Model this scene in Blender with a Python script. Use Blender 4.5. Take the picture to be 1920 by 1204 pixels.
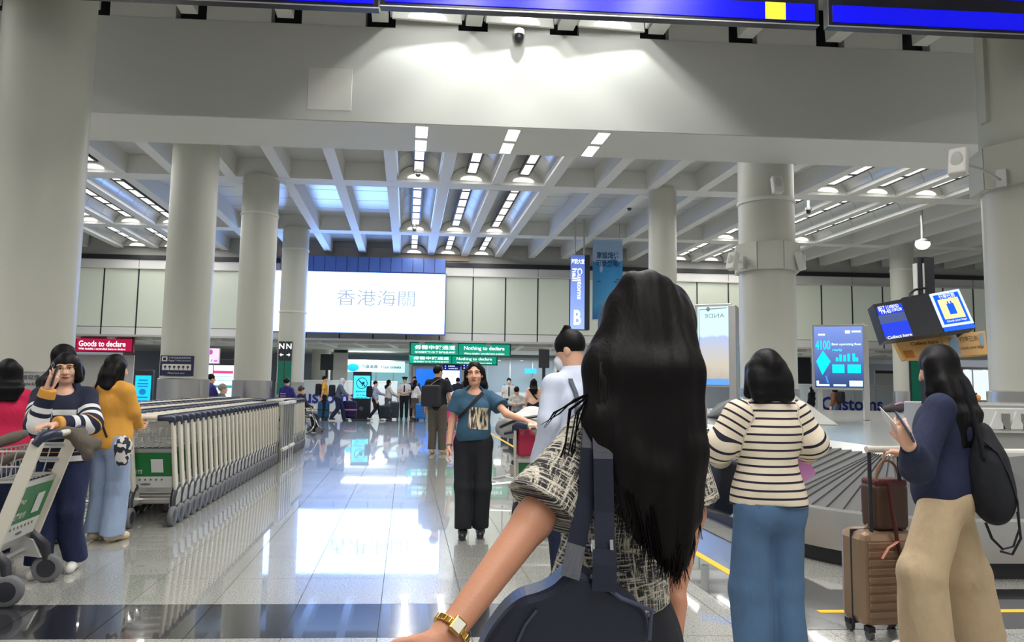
import bpy, bmesh, math, random
import numpy as np
from mathutils import Vector, Matrix
random.seed(7); np.random.seed(7)
for o in list(bpy.data.objects): bpy.data.objects.remove(o)
SC = bpy.context.scene
COL = SC.collection
# ---------------------------------------------------------------- camera
FPX = 1350.0; CAMH = 1.38
_phi = math.radians(3.36); _pit = math.atan(122/FPX); _rol = 0.015
FW = np.array([math.sin(_phi)*math.cos(_pit), math.cos(_phi)*math.cos(_pit), math.sin(_pit)])
_r0 = np.array([math.cos(_phi), -math.sin(_phi), 0.0]); _u0 = np.cross(_r0, FW)
RT = _r0*math.cos(_rol)+_u0*math.sin(_rol); UP = _u0*math.cos(_rol)-_r0*math.sin(_rol)
cam = bpy.data.cameras.new('camera'); camo = bpy.data.objects.new('camera', cam); COL.objects.link(camo)
cam.sensor_fit = 'HORIZONTAL'; cam.sensor_width = 36.0; cam.lens = FPX/1920*36.0
cam.clip_start = 0.05; cam.clip_end = 300
camo.matrix_world = Matrix(((RT[0],UP[0],-FW[0],0),(RT[1],UP[1],-FW[1],0),(RT[2],UP[2],-FW[2],CAMH),(0,0,0,1)))
SC.camera = camo
# ---------------------------------------------------------------- world, exposure
w = bpy.data.worlds.new('world'); SC.world = w; w.use_nodes = True
bg = w.node_tree.nodes['Background']; bg.inputs[0].default_value = (0.86,0.91,1.0,1); bg.inputs[1].default_value = 0.24
SC.view_settings.view_transform = 'Standard'; SC.view_settings.look = 'None'
SC.view_settings.exposure = 0.22; SC.view_settings.gamma = 1.0; SC.view_settings.use_curve_mapping = False
def lamp(name, kind, loc, energy, color=(1,1,1), **kw):
    l = bpy.data.lights.new(name, kind); l.energy = energy; l.color = color
    o = bpy.data.objects.new(name, l); COL.objects.link(o); o.location = loc
    rot = kw.pop('rot', None)
    if rot: o.rotation_euler = rot
    for k, v in kw.items(): setattr(l, k, v)
    return o
SH = -0.085                     # the depth lines of the hall run a little to the left of the cross lines' normal
def A(a, y): return a+SH*y      # hall coordinate (constant along a depth line) -> world x
BAY = 1.333; RIB0 = -0.517
def ribx(k, y): return A(RIB0+BAY*k, y)
# strip lamps of the vaults, over the near zone (above and behind the camera) and along the three far coffer rows
for k in (-8,-7,-6,0,1,2,8,9,10):
    for (y0, y1, e) in ((-6.0, 2.0, 150), (2.4, 8.2, 125), (11.6, 17.7, 88), (18.8, 23.9, 70), (24.8, 28.0, 38)):
        yc = (y0+y1)/2
        o = lamp('strip_lamp', 'AREA', (ribx(k+.5, yc), yc, 7.08 if y1 < 9 else 6.60), e, (1.0,0.98,0.94), shape='RECTANGLE', size=0.2, size_y=y1-y0)
        o.rotation_euler = (0,0,math.atan(-SH))
for k in (0,1,2):               # the strip ends and a downlight right before the beam wash its face in cones
    o = lamp('wash_lamp', 'AREA', (ribx(k+.5, 9.1), 9.1, 7.08), 14, (0.97,1.0,0.96), shape='RECTANGLE', size=0.10, size_y=1.5)
    o.rotation_euler = (math.radians(12),0,math.atan(-SH))
    lamp('wash_lamp', 'SPOT', (ribx(k+.5, 9.72), 9.72, 6.84), 84, (0.97,1.0,0.96), rot=(math.radians(3),0,0), spot_size=math.radians(95), spot_blend=0.22, shadow_soft_size=0.02)
# ---------------------------------------------------------------- pixel helpers (1920 x 1204)
def ray(px, py): return RT*(px-960)/FPX-UP*(py-602)/FPX+FW
def G(px, py, z=0.0):
    d = ray(px,py); t = (z-CAMH)/d[2]; return Vector((d[0]*t, d[1]*t, z))
def P(px, py, Y):
    d = ray(px,py); t = Y/d[1]; return Vector((d[0]*t, Y, CAMH+d[2]*t))
# ---------------------------------------------------------------- materials
MT = {}
def mat(name, col, rough=0.5, metal=0.0, spec=0.5, noise=None, bump=None, coat=0.0, emit=None, sheen=0.0, rand=0.0):
    if name in MT: return MT[name]
    m = bpy.data.materials.new(name); MT[name] = m; m.use_nodes = True
    nt = m.node_tree; b = nt.nodes['Principled BSDF']
    c = tuple(col)+(1,)
    b.inputs['Base Color'].default_value = c; b.inputs['Roughness'].default_value = rough
    b.inputs['Metallic'].default_value = metal; b.inputs['Specular IOR Level'].default_value = spec
    b.inputs['Coat Weight'].default_value = coat; b.inputs['Coat Roughness'].default_value = 0.03
    if sheen: b.inputs['Sheen Weight'].default_value = sheen
    if emit:
        b.inputs['Emission Color'].default_value = tuple(emit[:3])+(1,); b.inputs['Emission Strength'].default_value = emit[3]
    if noise or bump or rand:
        tc = nt.nodes.new('ShaderNodeTexCoord')
    last = None
    if noise:                   # (scale, amount, [stretch])
        mp = nt.nodes.new('ShaderNodeMapping'); nt.links.new(tc.outputs['Object'], mp.inputs[0])
        if len(noise) > 2: mp.inputs['Scale'].default_value = noise[2]
        n = nt.nodes.new('ShaderNodeTexNoise'); n.inputs['Scale'].default_value = noise[0]; n.inputs['Detail'].default_value = 4
        nt.links.new(mp.outputs[0], n.inputs['Vector'])
        mx = nt.nodes.new('ShaderNodeMix'); mx.data_type = 'RGBA'; a = noise[1]
        mx.inputs['A'].default_value = tuple(x*(1-a) for x in col)+(1,); mx.inputs['B'].default_value = tuple(min(1,x*(1+a)) for x in col)+(1,)
        nt.links.new(n.outputs['Fac'], mx.inputs['Factor']); last = mx.outputs['Result']
    if rand:
        oi = nt.nodes.new('ShaderNodeObjectInfo'); hs = nt.nodes.new('ShaderNodeHueSaturation')
        mr = nt.nodes.new('ShaderNodeMapRange'); mr.inputs['To Min'].default_value = 1-rand; mr.inputs['To Max'].default_value = 1+rand
        nt.links.new(oi.outputs['Random'], mr.inputs['Value']); nt.links.new(mr.outputs[0], hs.inputs['Value'])
        if last: nt.links.new(last, hs.inputs['Color'])
        else: hs.inputs['Color'].default_value = c
        last = hs.outputs[0]
    if last: nt.links.new(last, b.inputs['Base Color'])
    if bump:                    # (scale, strength, [stretch])
        mp = nt.nodes.new('ShaderNodeMapping'); nt.links.new(tc.outputs['Object'], mp.inputs[0])
        if len(bump) > 2: mp.inputs['Scale'].default_value = bump[2]
        n = nt.nodes.new('ShaderNodeTexNoise'); n.inputs['Scale'].default_value = bump[0]; n.inputs['Detail'].default_value = 3
        nt.links.new(mp.outputs[0], n.inputs['Vector'])
        bp = nt.nodes.new('ShaderNodeBump'); bp.inputs['Strength'].default_value = bump[1]; bp.inputs['Distance'].default_value = 0.01 if bump[0] > 20 else 0.035
        nt.links.new(n.outputs['Fac'], bp.inputs['Height']); nt.links.new(bp.outputs[0], b.inputs['Normal'])
    return m
def emat(name, col, s=1.0, base=None):
    return mat(name, base or tuple(min(1,c*0.5) for c in col), 0.25, emit=(*col, s))
def stripes(name, c0, c1, period, duty, rough=0.85, attr='u', edges=None):
    """two-colour bands along the per-vertex attribute u (metres along the body or the sleeve); edges lists single bands instead"""
    if name in MT: return MT[name]
    m = mat(name, c0, rough, bump=(8,0.55,(1,1,.55))); nt = m.node_tree; b = nt.nodes['Principled BSDF']
    at = nt.nodes.new('ShaderNodeAttribute'); at.attribute_name = attr
    if edges is None:
        md = nt.nodes.new('ShaderNodeMath'); md.operation = 'DIVIDE'; md.inputs[1].default_value = period
        fr = nt.nodes.new('ShaderNodeMath'); fr.operation = 'FRACT'
        lt = nt.nodes.new('ShaderNodeMath'); lt.operation = 'LESS_THAN'; lt.inputs[1].default_value = duty
        nt.links.new(at.outputs['Fac'], md.inputs[0]); nt.links.new(md.outputs[0], fr.inputs[0]); nt.links.new(fr.outputs[0], lt.inputs[0])
        mx = nt.nodes.new('ShaderNodeMix'); mx.data_type = 'RGBA'
        mx.inputs['A'].default_value = (*c0,1); mx.inputs['B'].default_value = (*c1,1)
        nt.links.new(lt.outputs[0], mx.inputs['Factor']); nt.links.new(mx.outputs['Result'], b.inputs['Base Color'])
    else:
        prev = None
        for (lo, hi, c) in edges:
            g = nt.nodes.new('ShaderNodeMath'); g.operation = 'GREATER_THAN'; g.inputs[1].default_value = lo
            l = nt.nodes.new('ShaderNodeMath'); l.operation = 'LESS_THAN'; l.inputs[1].default_value = hi
            mu = nt.nodes.new('ShaderNodeMath'); mu.operation = 'MULTIPLY'
            nt.links.new(at.outputs['Fac'], g.inputs[0]); nt.links.new(at.outputs['Fac'], l.inputs[0])
            nt.links.new(g.outputs[0], mu.inputs[0]); nt.links.new(l.outputs[0], mu.inputs[1])
            mx = nt.nodes.new('ShaderNodeMix'); mx.data_type = 'RGBA'
            if prev: nt.links.new(prev, mx.inputs['A'])
            else: mx.inputs['A'].default_value = (*c0,1)
            mx.inputs['B'].default_value = (*c,1); nt.links.new(mu.outputs[0], mx.inputs['Factor']); prev = mx.outputs['Result']
        nt.links.new(prev, b.inputs['Base Color'])
    return m
def srgb(r, g, b):
    f = lambda v: ((v/255+0.055)/1.055)**2.4 if v > 10 else v/255/12.92
    return (f(r), f(g), f(b))
WHITE = mat('painted_white', (0.62,0.61,0.57), 0.55)
GREYP = mat('painted_grey', (0.44,0.44,0.41), 0.5)
CEILP = mat('ceiling_paint', (0.66,0.66,0.63), 0.6)
PANEL = mat('ceiling_panel_paint', (0.62,0.63,0.62), 0.34, metal=0.35, rand=0.04)
BLACK = mat('black_paint', (0.012,0.012,0.016), 0.5)
DARK = mat('dark_plastic', (0.02,0.021,0.027), 0.4)
STEEL = mat('stainless_steel', (0.62,0.61,0.58), 0.28, metal=1.0, bump=(30,0.03,(1,1,12)))
STEEL2 = mat('brushed_aluminium', (0.55,0.54,0.52), 0.42, metal=0.9)
CHROME = mat('chrome', (0.75,0.75,0.76), 0.12, metal=1.0)
BEIGE = mat('cream_powder_coat', (0.62,0.58,0.49), 0.42)
RUBBER = mat('grey_rubber', (0.12,0.12,0.125), 0.7)
TYRE = mat('tyre_grey', (0.13,0.13,0.14), 0.6)
SIGNW = emat('lit_white_lettering', (0.9,0.97,1.0), 1.0)
# ---------------------------------------------------------------- mesh builder
class MB:
    def __init__(s): s.v = []; s.f = []; s.m = []
    def add(s, vs, fs, mi=0):
        n = len(s.v); s.v += [tuple(v) for v in vs]; s.f += [tuple(i+n for i in f) for f in fs]; s.m += [mi]*len(fs); return s
    def box(s, c, d, rz=0, mi=0, M=None):
        hx, hy, hz = d[0]/2, d[1]/2, d[2]/2
        R = M or Matrix.Rotation(rz, 3, 'Z'); c = Vector(c)
        vs = [c+R@Vector((x,y,z)) for z in (-hz,hz) for y in (-hy,hy) for x in (-hx,hx)]
        return s.add(vs, [(0,2,3,1),(4,5,7,6),(0,1,5,4),(2,6,7,3),(0,4,6,2),(1,3,7,5)], mi)
    def bar(s, p0, p1, wx, wy, mi=0, up=(0,0,1)):
        p0 = Vector(p0); p1 = Vector(p1); z = (p1-p0); L = z.length; z = z.normalized()
        u = Vector(up)
        if abs(z.dot(u)) > .95: u = Vector((0,1,0))
        x = u.cross(z).normalized(); y = z.cross(x)
        M = Matrix((x,y,z)).transposed()
        return s.box((p0+p1)/2, (wx,wy,L), M=M, mi=mi)
    def hexa(s, q, mi=0):       # 8 corners: 4 bottom (ccw), 4 top
        return s.add(q, [(3,2,1,0),(4,5,6,7),(0,1,5,4),(1,2,6,5),(2,3,7,6),(3,0,4,7)], mi)
    def prism(s, pts, off, mi=0):
        n = len(pts); off = Vector(off); vs = [Vector(p) for p in pts]+[Vector(p)+off for p in pts]
        return s.add(vs, [tuple(range(n-1,-1,-1)), tuple(range(n,2*n))]+[(i,(i+1)%n,(i+1)%n+n,i+n) for i in range(n)], mi)
    def cyl(s, p0, p1, r0, r1=None, n=12, cap=True, mi=0):
        r1 = r0 if r1 is None else r1
        p0 = Vector(p0); p1 = Vector(p1); z = (p1-p0).normalized(); u = Vector((0,0,1)) if abs(z.z) < .9 else Vector((1,0,0))
        x = u.cross(z).normalized(); y = z.cross(x); vs = []
        for p, r in ((p0,r0),(p1,r1)):
            vs += [p+(x*math.cos(2*math.pi*i/n)+y*math.sin(2*math.pi*i/n))*r for i in range(n)]
        fs = [(i,(i+1)%n,(i+1)%n+n,i+n) for i in range(n)]
        if cap: fs += [tuple(range(n-1,-1,-1)), tuple(range(n,2*n))]
        return s.add(vs, fs, mi)
    def tube(s, pts, r, n=8, closed=False, mi=0, flat=1.0):
        pts = [Vector(p) for p in pts]; m = len(pts); rs = r if hasattr(r,'__len__') else [r]*m; vs = []
        px = None
        for i, p in enumerate(pts):
            a = pts[(i-1)%m] if (closed or i > 0) else p; b = pts[(i+1)%m] if (closed or i < m-1) else p
            t = (b-a).normalized()
            if px is None:
                u = Vector((0,0,1)) if abs(t.z) < .9 else Vector((1,0,0)); px = u.cross(t).normalized()
            else:
                px = (px-t*px.dot(t))
                px = px.normalized() if px.length > 1e-6 else Vector((1,0,0))
            y = t.cross(px)
            vs += [p+(px*math.cos(2*math.pi*j/n)+y*math.sin(2*math.pi*j/n)*flat)*rs[i] for j in range(n)]
        fs = []
        for i in range(m if closed else m-1):
            i2 = (i+1)%m
            fs += [(i*n+j, i*n+(j+1)%n, i2*n+(j+1)%n, i2*n+j) for j in range(n)]
        if not closed: fs += [tuple(range(n-1,-1,-1)), tuple(range((m-1)*n,m*n))]
        return s.add(vs, fs, mi)
    def ell(s, c, r, nu=14, nv=9, M=None, mi=0):
        c = Vector(c); M = M or Matrix.Identity(3); vs = []; fs = []
        for j in range(1, nv):
            th = math.pi*j/nv
            vs += [c+M@Vector((r[0]*math.sin(th)*math.cos(2*math.pi*i/nu), r[1]*math.sin(th)*math.sin(2*math.pi*i/nu), r[2]*math.cos(th))) for i in range(nu)]
        vs += [c+M@Vector((0,0,r[2])), c+M@Vector((0,0,-r[2]))]; k = len(vs)
        for j in range(nv-2): fs += [(j*nu+i, (j+1)*nu+i, (j+1)*nu+(i+1)%nu, j*nu+(i+1)%nu) for i in range(nu)]
        fs += [(k-2, i, (i+1)%nu) for i in range(nu)]+[(k-1, (nv-2)*nu+(i+1)%nu, (nv-2)*nu+i) for i in range(nu)]
        return s.add(vs, fs, mi)
    def lathe(s, prof, c, n=24, mi=0, axis='Z'):
        c = Vector(c); vs = []; fs = []; m = len(prof)
        for (r, z) in prof:
            for i in range(n):
                a = 2*math.pi*i/n; q = (r*math.cos(a), r*math.sin(a), z)
                if axis == 'X': q = (q[2], q[0], q[1])
                if axis == 'Y': q = (q[1], q[2], q[0])
                vs.append(c+Vector(q))
        for j in range(m-1): fs += [(j*n+i, j*n+(i+1)%n, (j+1)*n+(i+1)%n, (j+1)*n+i) for i in range(n)]
        fs += [tuple(range(n-1,-1,-1)), tuple(range((m-1)*n, m*n))]
        return s.add(vs, fs, mi)
    def build(s, name, mats, parent=None, smooth=False, bev=0.0, kind=None, label=None, world=False):
        me = bpy.data.meshes.new(name)
        vs = s.v
        if parent is not None and world:
            inv = parent.matrix_basis.inverted(); vs = [tuple(inv@Vector(v)) for v in vs]
        me.from_pydata(vs, [], s.f)
        for m_ in (mats if isinstance(mats, (list,tuple)) else [mats]): me.materials.append(m_)
        if any(s.m): me.polygons.foreach_set('material_index', s.m)
        if smooth: me.polygons.foreach_set('use_smooth', [True]*len(s.f))
        me.update()
        return link(name, me, parent, bev, kind, label, smooth)
def link(name, me, parent=None, bev=0, kind=None, label=None, smooth=False):
    o = bpy.data.objects.new(name, me); COL.objects.link(o)
    if parent is not None: o.parent = parent
    if bev:
        b = o.modifiers.new('bevel', 'BEVEL'); b.width = bev; b.segments = 2; b.limit_method = 'ANGLE'; b.angle_limit = math.radians(40)
    if smooth:
        try: me.set_sharp_from_angle(angle=math.radians(50))
        except Exception: pass
    if kind: o['kind'] = kind
    if label: o['label'] = label
    return o
def Th(name, label, cat, loc=(0,0,0), rz=0.0, group=None, kind=None):
    o = bpy.data.objects.new(name, None); COL.objects.link(o); o.empty_display_size = 0.1
    o.matrix_basis = Matrix.Translation(Vector(loc))@Matrix.Rotation(rz, 4, 'Z')
    if label: o['label'] = label
    if cat: o['category'] = cat
    if group: o['group'] = group
    if kind: o['kind'] = kind
    return o
def dup(o, parent=None, loc=None, rz=None, label=None):
    kids = KIDS.get(o.name) or [c for c in o.children]
    KIDS[o.name] = kids
    c = o.copy(); COL.objects.link(c)
    if parent is not None: c.parent = parent
    if loc is not None: c.matrix_basis = Matrix.Translation(Vector(loc))@Matrix.Rotation(rz or 0, 4, 'Z')
    if label: c['label'] = label
    for k in kids: dup(k, c)
    return c
KIDS = {}
# ---------------------------------------------------------------- lettering: all strings are turned into meshes once
STR = ['毋需申報通道','沒有應課稅/受管制物品申報','Nothing to declare','Without dutiable / controlled items to declare','Goods to declare',
 'With dutiable / controlled items to declare','申','海關大堂','Customs hall','Customs','hall','B','香港海關','Customs and Excise Department','列車車票  Train tickets',
 'N','家姐細佬','可愛登場!','4100','Best operating fleet','ready','ANDE','行李手推車使用須知','Baggage Trolley Instructions','Please keep clear','海關','No smoking','不准吸煙',
 '請勿使用手推車','No trolleys','beyond this point','BELT 11','19:45','ARRIVED','行李已到','Baggage','Check your bags','YOUR JOURNEY','BEGINS HERE','Pay','免費支付','支付','乘','搭','機場快綫','Arrivals 出口','Open 24 hours','Collect here']
TXM = {}
def prep_text():
    obs = []
    for s_ in STR:
        for bold in (0, 1):
            cu = bpy.data.curves.new('lettering', 'FONT'); cu.body = s_; cu.size = 1.0; cu.align_x = 'CENTER'; cu.align_y = 'CENTER'
            cu.resolution_u = 3; cu.offset = 0.022 if bold else 0.0
            o = bpy.data.objects.new('lettering', cu); COL.objects.link(o); obs.append(((s_,bold), o))
    dg = bpy.context.evaluated_depsgraph_get(); dg.update()
    for k, o in obs:
        me = o.evaluated_get(dg).to_mesh()
        v = np.zeros(len(me.vertices)*3); me.vertices.foreach_get('co', v)
        TXM[k] = (v.reshape(-1,3).copy(), [tuple(p.vertices) for p in me.polygons])
        o.evaluated_get(dg).to_mesh_clear()
    for k, o in obs:
        cu = o.data; bpy.data.objects.remove(o); bpy.data.curves.remove(cu)
prep_text()
def text(s_, c, height, m, parent, right=(1,0,0), up=(0,0,1), width=None, bold=1, name='lettering', into=None, mi=0):
    """flat lettering centred on c; height is the cap height of the line, width squeezes it to a length"""
    v, f = TXM[(s_,bold)]
    v = v-(v.max(0)+v.min(0))/2
    ext = v.max(0)-v.min(0); sy = height/max(ext[1],1e-6); sx = sy if width is None else width/max(ext[0],1e-6)
    r = np.array(right,float); u = np.array(up,float); c = np.array(c,float)
    q = c+np.outer(v[:,0]*sx, r)+np.outer(v[:,1]*sy, u)
    b = into or MB(); b.add([tuple(x) for x in q], f, mi)
    return b if into else b.build(name, m, parent)
# ================================================================= SDF bodies
def _ext(p):
    t = p[0]
    if t in ('c','k'):
        a, b, r0, r1 = p[1:5]; r = max(r0,r1); return np.minimum(a,b)-r, np.maximum(a,b)+r
    if t == 'e':
        r = max(p[2]) if p[3] is not None else np.array(p[2]); return p[1]-r, p[1]+r
    if t == 'b':
        r = float(np.linalg.norm(p[2]))+p[4]; return p[1]-r, p[1]+r
def _dist(p, X, Y, Z):
    t = p[0]
    if t in ('c','k'):
        a, b, r0, r1 = p[1:5]; d = b-a; L2 = float(d@d)+1e-12
        px, py, pz = X-a[0], Y-a[1], Z-a[2]
        h = (px*d[0]+py*d[1]+pz*d[2])/L2
        hc = np.clip(h,0,1)
        q = np.sqrt((px-hc*d[0])**2+(py-hc*d[1])**2+(pz-hc*d[2])**2)-(r0+(r1-r0)*hc)
        if t == 'k':
            L = math.sqrt(L2); q = np.maximum(q, (h-1)*L)
        return q
    if t == 'e':
        c, r, R = p[1:4]; x, y, z = X-c[0], Y-c[1], Z-c[2]
        if R is not None:
            x, y, z = R[0][0]*x+R[1][0]*y+R[2][0]*z, R[0][1]*x+R[1][1]*y+R[2][1]*z, R[0][2]*x+R[1][2]*y+R[2][2]*z
        k0 = np.sqrt((x/r[0])**2+(y/r[1])**2+(z/r[2])**2)
        k1 = np.sqrt((x/r[0]**2)**2+(y/r[1]**2)**2+(z/r[2]**2)**2)
        return k0*(k0-1)/np.maximum(k1,1e-6)
    if t == 'b':
        c, hs, R, rr = p[1:5]; x, y, z = X-c[0], Y-c[1], Z-c[2]
        if R is not None:
            x, y, z = R[0][0]*x+R[1][0]*y+R[2][0]*z, R[0][1]*x+R[1][1]*y+R[2][1]*z, R[0][2]*x+R[1][2]*y+R[2][2]*z
        qx, qy, qz = np.abs(x)-hs[0], np.abs(y)-hs[1], np.abs(z)-hs[2]
        return np.sqrt(np.maximum(qx,0)**2+np.maximum(qy,0)**2+np.maximum(qz,0)**2)+np.minimum(np.maximum(qx,np.maximum(qy,qz)),0)-rr
class SD:
    """signed-distance body: prims are blended one after another, then meshed as ONE closed surface"""
    def __init__(s): s.p = []
    def c(s, a, b, r0, r1=None, k=.02, op='+', u=None, flat=False):
        s.p.append((('k' if flat else 'c', np.array(a,float), np.array(b,float), float(r0), float(r0 if r1 is None else r1)), k, op, u)); return s
    def e(s, c, r, k=.02, op='+', R=None, u=None):
        s.p.append((('e', np.array(c,float), np.array(r,float), R), k, op, u)); return s
    def b(s, c, hs, rr=.01, k=.02, op='+', R=None, u=None):
        s.p.append((('b', np.array(c,float), np.array(hs,float), R, float(rr)), k, op, u)); return s
    def clip(s, n, c):          # keep n.p < c
        s.p.append((('p', np.array(n,float), float(c)), 0, '|', None)); return s
    def mesh(s, h, wr=0.0, wseed=1, wf=14.0, ws=(1,1,1)):
        add = [p for p in s.p if p[2] == '+']
        lo = np.min([_ext(p[0])[0] for p in add], axis=0)-3*h-wr; hi = np.max([_ext(p[0])[1] for p in add], axis=0)+3*h+wr
        n = np.ceil((hi-lo)/h).astype(int)+1
        xs, ys, zs = [lo[i]+h*np.arange(n[i]) for i in range(3)]
        D = np.full(n, 1.0, np.float32)
        for pr, k, op, u in s.p:
            if pr[0] == 'p':
                nn = pr[1]; q = nn[0]*xs[:,None,None]+nn[1]*ys[None,:,None]+nn[2]*zs[None,None,:]-pr[2]
                D = np.maximum(D, q.astype(np.float32)); continue
            a, b = _ext(pr); pad = k+3*h+wr
            i0 = np.clip(np.floor((a-pad-lo)/h).astype(int),0,n-1); i1 = np.clip(np.ceil((b+pad-lo)/h).astype(int)+1,1,n)
            sl = tuple(slice(i0[i],i1[i]) for i in range(3))
            q = _dist(pr, xs[sl[0]][:,None,None], ys[sl[1]][None,:,None], zs[sl[2]][None,None,:]).astype(np.float32)
            d0 = D[sl]
            if op == '+':
                if k > 0:
                    hh = np.maximum(k-np.abs(d0-q),0)/k; D[sl] = np.minimum(d0,q)-hh*hh*k*.25
                else: D[sl] = np.minimum(d0,q)
            else:
                q = -q
                if k > 0:
                    hh = np.maximum(k-np.abs(d0-q),0)/k; D[sl] = np.maximum(d0,q)+hh*hh*k*.25
                else: D[sl] = np.maximum(d0,q)
        if wr:
            rg = np.random.RandomState(wseed); W = np.zeros(n, np.float32)
            for i in range(5):
                f = rg.uniform(.5,1.3,3)*wf*np.array(ws)*rg.choice([-1,1],3); ph = rg.uniform(0,6.28)
                W += np.sin(f[0]*xs[:,None,None]+f[1]*ys[None,:,None]+f[2]*zs[None,None,:]+ph).astype(np.float32)
            D = D+W*(wr/3.0)
        return nets(D, lo, h)
    def uattr(s, V):
        ds, vs, ks = [], [], []
        for pr, k, op, u in s.p:
            if op != '+' or u is None: continue
            ds.append(_dist(pr, V[:,0], V[:,1], V[:,2])); ks.append(u[0] == 't')
            if u[0] == 'z': vs.append(V[:,2]*u[1]+u[2])
            else:
                a, b = pr[1], pr[2]; dd = b-a; L = np.linalg.norm(dd); vs.append(u[2]+u[1]*((V-a)@dd)/L)
        if not ds: return np.zeros(len(V))
        ds, vs, ks = np.array(ds), np.array(vs), np.array(ks); i = ds.argmin(0); bk = ks[i]
        w = np.exp(-(ds-ds.min(0))/.012)*(ks[:,None] == bk[None,:])
        return (w*vs).sum(0)/w.sum(0)
    def obj(s, name, m, parent, h, wr=0.0, label=None, u=False, wseed=1, wf=14.0, ws=(1,1,1)):
        V, Q = s.mesh(h, wr, wseed, wf, ws)
        me = npmesh(name, V, Q)
        me.materials.append(m)
        if u:
            at = me.attributes.new('u', 'FLOAT', 'POINT'); at.data.foreach_set('value', s.uattr(V).astype(np.float32))
        return link(name, me, parent, label=label)
def npmesh(name, V, Q):
    me = bpy.data.meshes.new(name)
    me.vertices.add(len(V)); me.vertices.foreach_set('co', V.astype(np.float32).ravel())
    me.loops.add(Q.size); me.loops.foreach_set('vertex_index', Q.astype(np.int32).ravel())
    me.polygons.add(len(Q)); me.polygons.foreach_set('loop_start', np.arange(0,Q.size,4,dtype=np.int32))
    me.polygons.foreach_set('use_smooth', np.ones(len(Q),bool)); me.update(calc_edges=True); me.validate()
    return me
def nets(D, lo, h):
    s = D < 0; n = D.shape
    acc = np.zeros((n[0]-1,n[1]-1,n[2]-1,3), np.float32); cnt = np.zeros((n[0]-1,n[1]-1,n[2]-1), np.float32)
    crosses = []
    for ax in range(3):
        sl0 = [slice(None)]*3; sl1 = [slice(None)]*3; sl0[ax] = slice(0,-1); sl1[ax] = slice(1,None)
        a, b = D[tuple(sl0)], D[tuple(sl1)]; cr = (s[tuple(sl0)] != s[tuple(sl1)])
        I = np.argwhere(cr); t = a[cr]/(a[cr]-b[cr]); pos = I.astype(np.float32); pos[:,ax] += t
        crosses.append((ax, I, s[tuple(sl0)][cr]))
        o1, o2 = [i for i in range(3) if i != ax]
        for d1 in (0,-1):
            for d2 in (0,-1):
                J = I.copy(); J[:,o1] += d1; J[:,o2] += d2
                ok = np.all((J >= 0)&(J < np.array(acc.shape[:3])), axis=1)
                Jk = J[ok]
                for c_ in range(3): np.add.at(acc[...,c_], (Jk[:,0],Jk[:,1],Jk[:,2]), pos[ok][:,c_])
                np.add.at(cnt, (Jk[:,0],Jk[:,1],Jk[:,2]), 1)
    act = cnt > 0; idx = np.full(cnt.shape, -1, np.int64); idx[act] = np.arange(act.sum())
    V = lo+h*(acc[act]/cnt[act][:,None])
    quads = []
    for ax, I, sg in crosses:
        o1, o2 = [(1,2),(2,0),(0,1)][ax]
        ok = (I[:,o1] > 0)&(I[:,o2] > 0)&(I[:,o1] < n[o1]-1)&(I[:,o2] < n[o2]-1); I = I[ok]; g = sg[ok]
        def at(d1, d2):
            J = I.copy(); J[:,o1] += d1; J[:,o2] += d2; return idx[J[:,0],J[:,1],J[:,2]]
        q = np.stack([at(-1,-1),at(0,-1),at(0,0),at(-1,0)],1)
        q[~g] = q[~g][:,::-1]; quads.append(q)
    Q = np.concatenate(quads); Q = Q[(Q >= 0).all(1)]
    return V, Q
def rotm(yaw=0, pitch=0, roll=0):
    """columns are the local axes: x right, y forward (face), z up; yaw turns left, pitch looks up, roll tips to the right"""
    M = Matrix.Rotation(yaw,3,'Z')@Matrix.Rotation(pitch,3,'X')@Matrix.Rotation(roll,3,'Y')
    return np.array(M)
def unit(v): v = np.array(v,float); return v/(np.linalg.norm(v)+1e-9)
SKIN = mat('skin_light', srgb(226,176,148), 0.5, noise=(30,0.06))
SKIN2 = mat('skin_warm', srgb(196,138,108), 0.5, noise=(24,0.06), bump=(220,0.08))
LIP = mat('lip_colour', srgb(178,92,86), 0.4)
EYEW = mat('eye_white', (0.75,0.73,0.7), 0.3)
EYED = mat('eye_dark', (0.02,0.014,0.012), 0.25)
HAIR = mat('black_hair', (0.005,0.0045,0.005), 0.48, spec=0.16, bump=(21,0.16,(5,5,.3)))
HAIRB = mat('brown_black_hair', (0.006,0.0045,0.0045), 0.5, spec=0.13, bump=(21,0.14,(6,6,.25)))
def hand(S, w, d, n, side, s, curl=0.35, rmin=0.0, spread=1.0):
    """five-fingered hand: wrist w, pointing d, palm facing n, thumb on +side"""
    d = unit(d); n = unit(n-np.dot(n,d)*d); sd = unit(side-np.dot(side,d)*d-np.dot(side,n)*n)
    rf = max(.0088*s, rmin)
    for o in (-.022,-.004,.016): S.c(w+sd*o*.8*s, w+d*.085*s+sd*o*1.15*s, .0185*s, .0165*s, k=.014*s)
    for i, (o, L) in enumerate(((-.032,.055),(-.011,.070),(.010,.076),(.031,.068))):
        p = w+d*.084*s+sd*o*s*.95; ang = curl*.6; dirp = d+sd*o*2.2*spread*.4
        for j, fr in enumerate((.45,.32,.27)):
            dv = unit(math.cos(ang)*dirp+math.sin(ang)*n); q = p+dv*L*fr*s
            S.c(p, q, rf*(1-.07*j), rf*(.93-.07*j), k=.004*s); p = q; ang += curl
    p = w+d*.028*s+sd*.024*s; dv = unit(d*.62+sd*.62*(1-.4*curl)+n*(.25+.5*curl))
    q = p+dv*.042*s; S.c(p, q, rf*1.25, rf*1.05, k=.012*s); S.c(q, q+unit(dv+d*.35+n*.2*curl)*.034*s, rf*1.05, rf*.9, k=.003*s)
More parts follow.
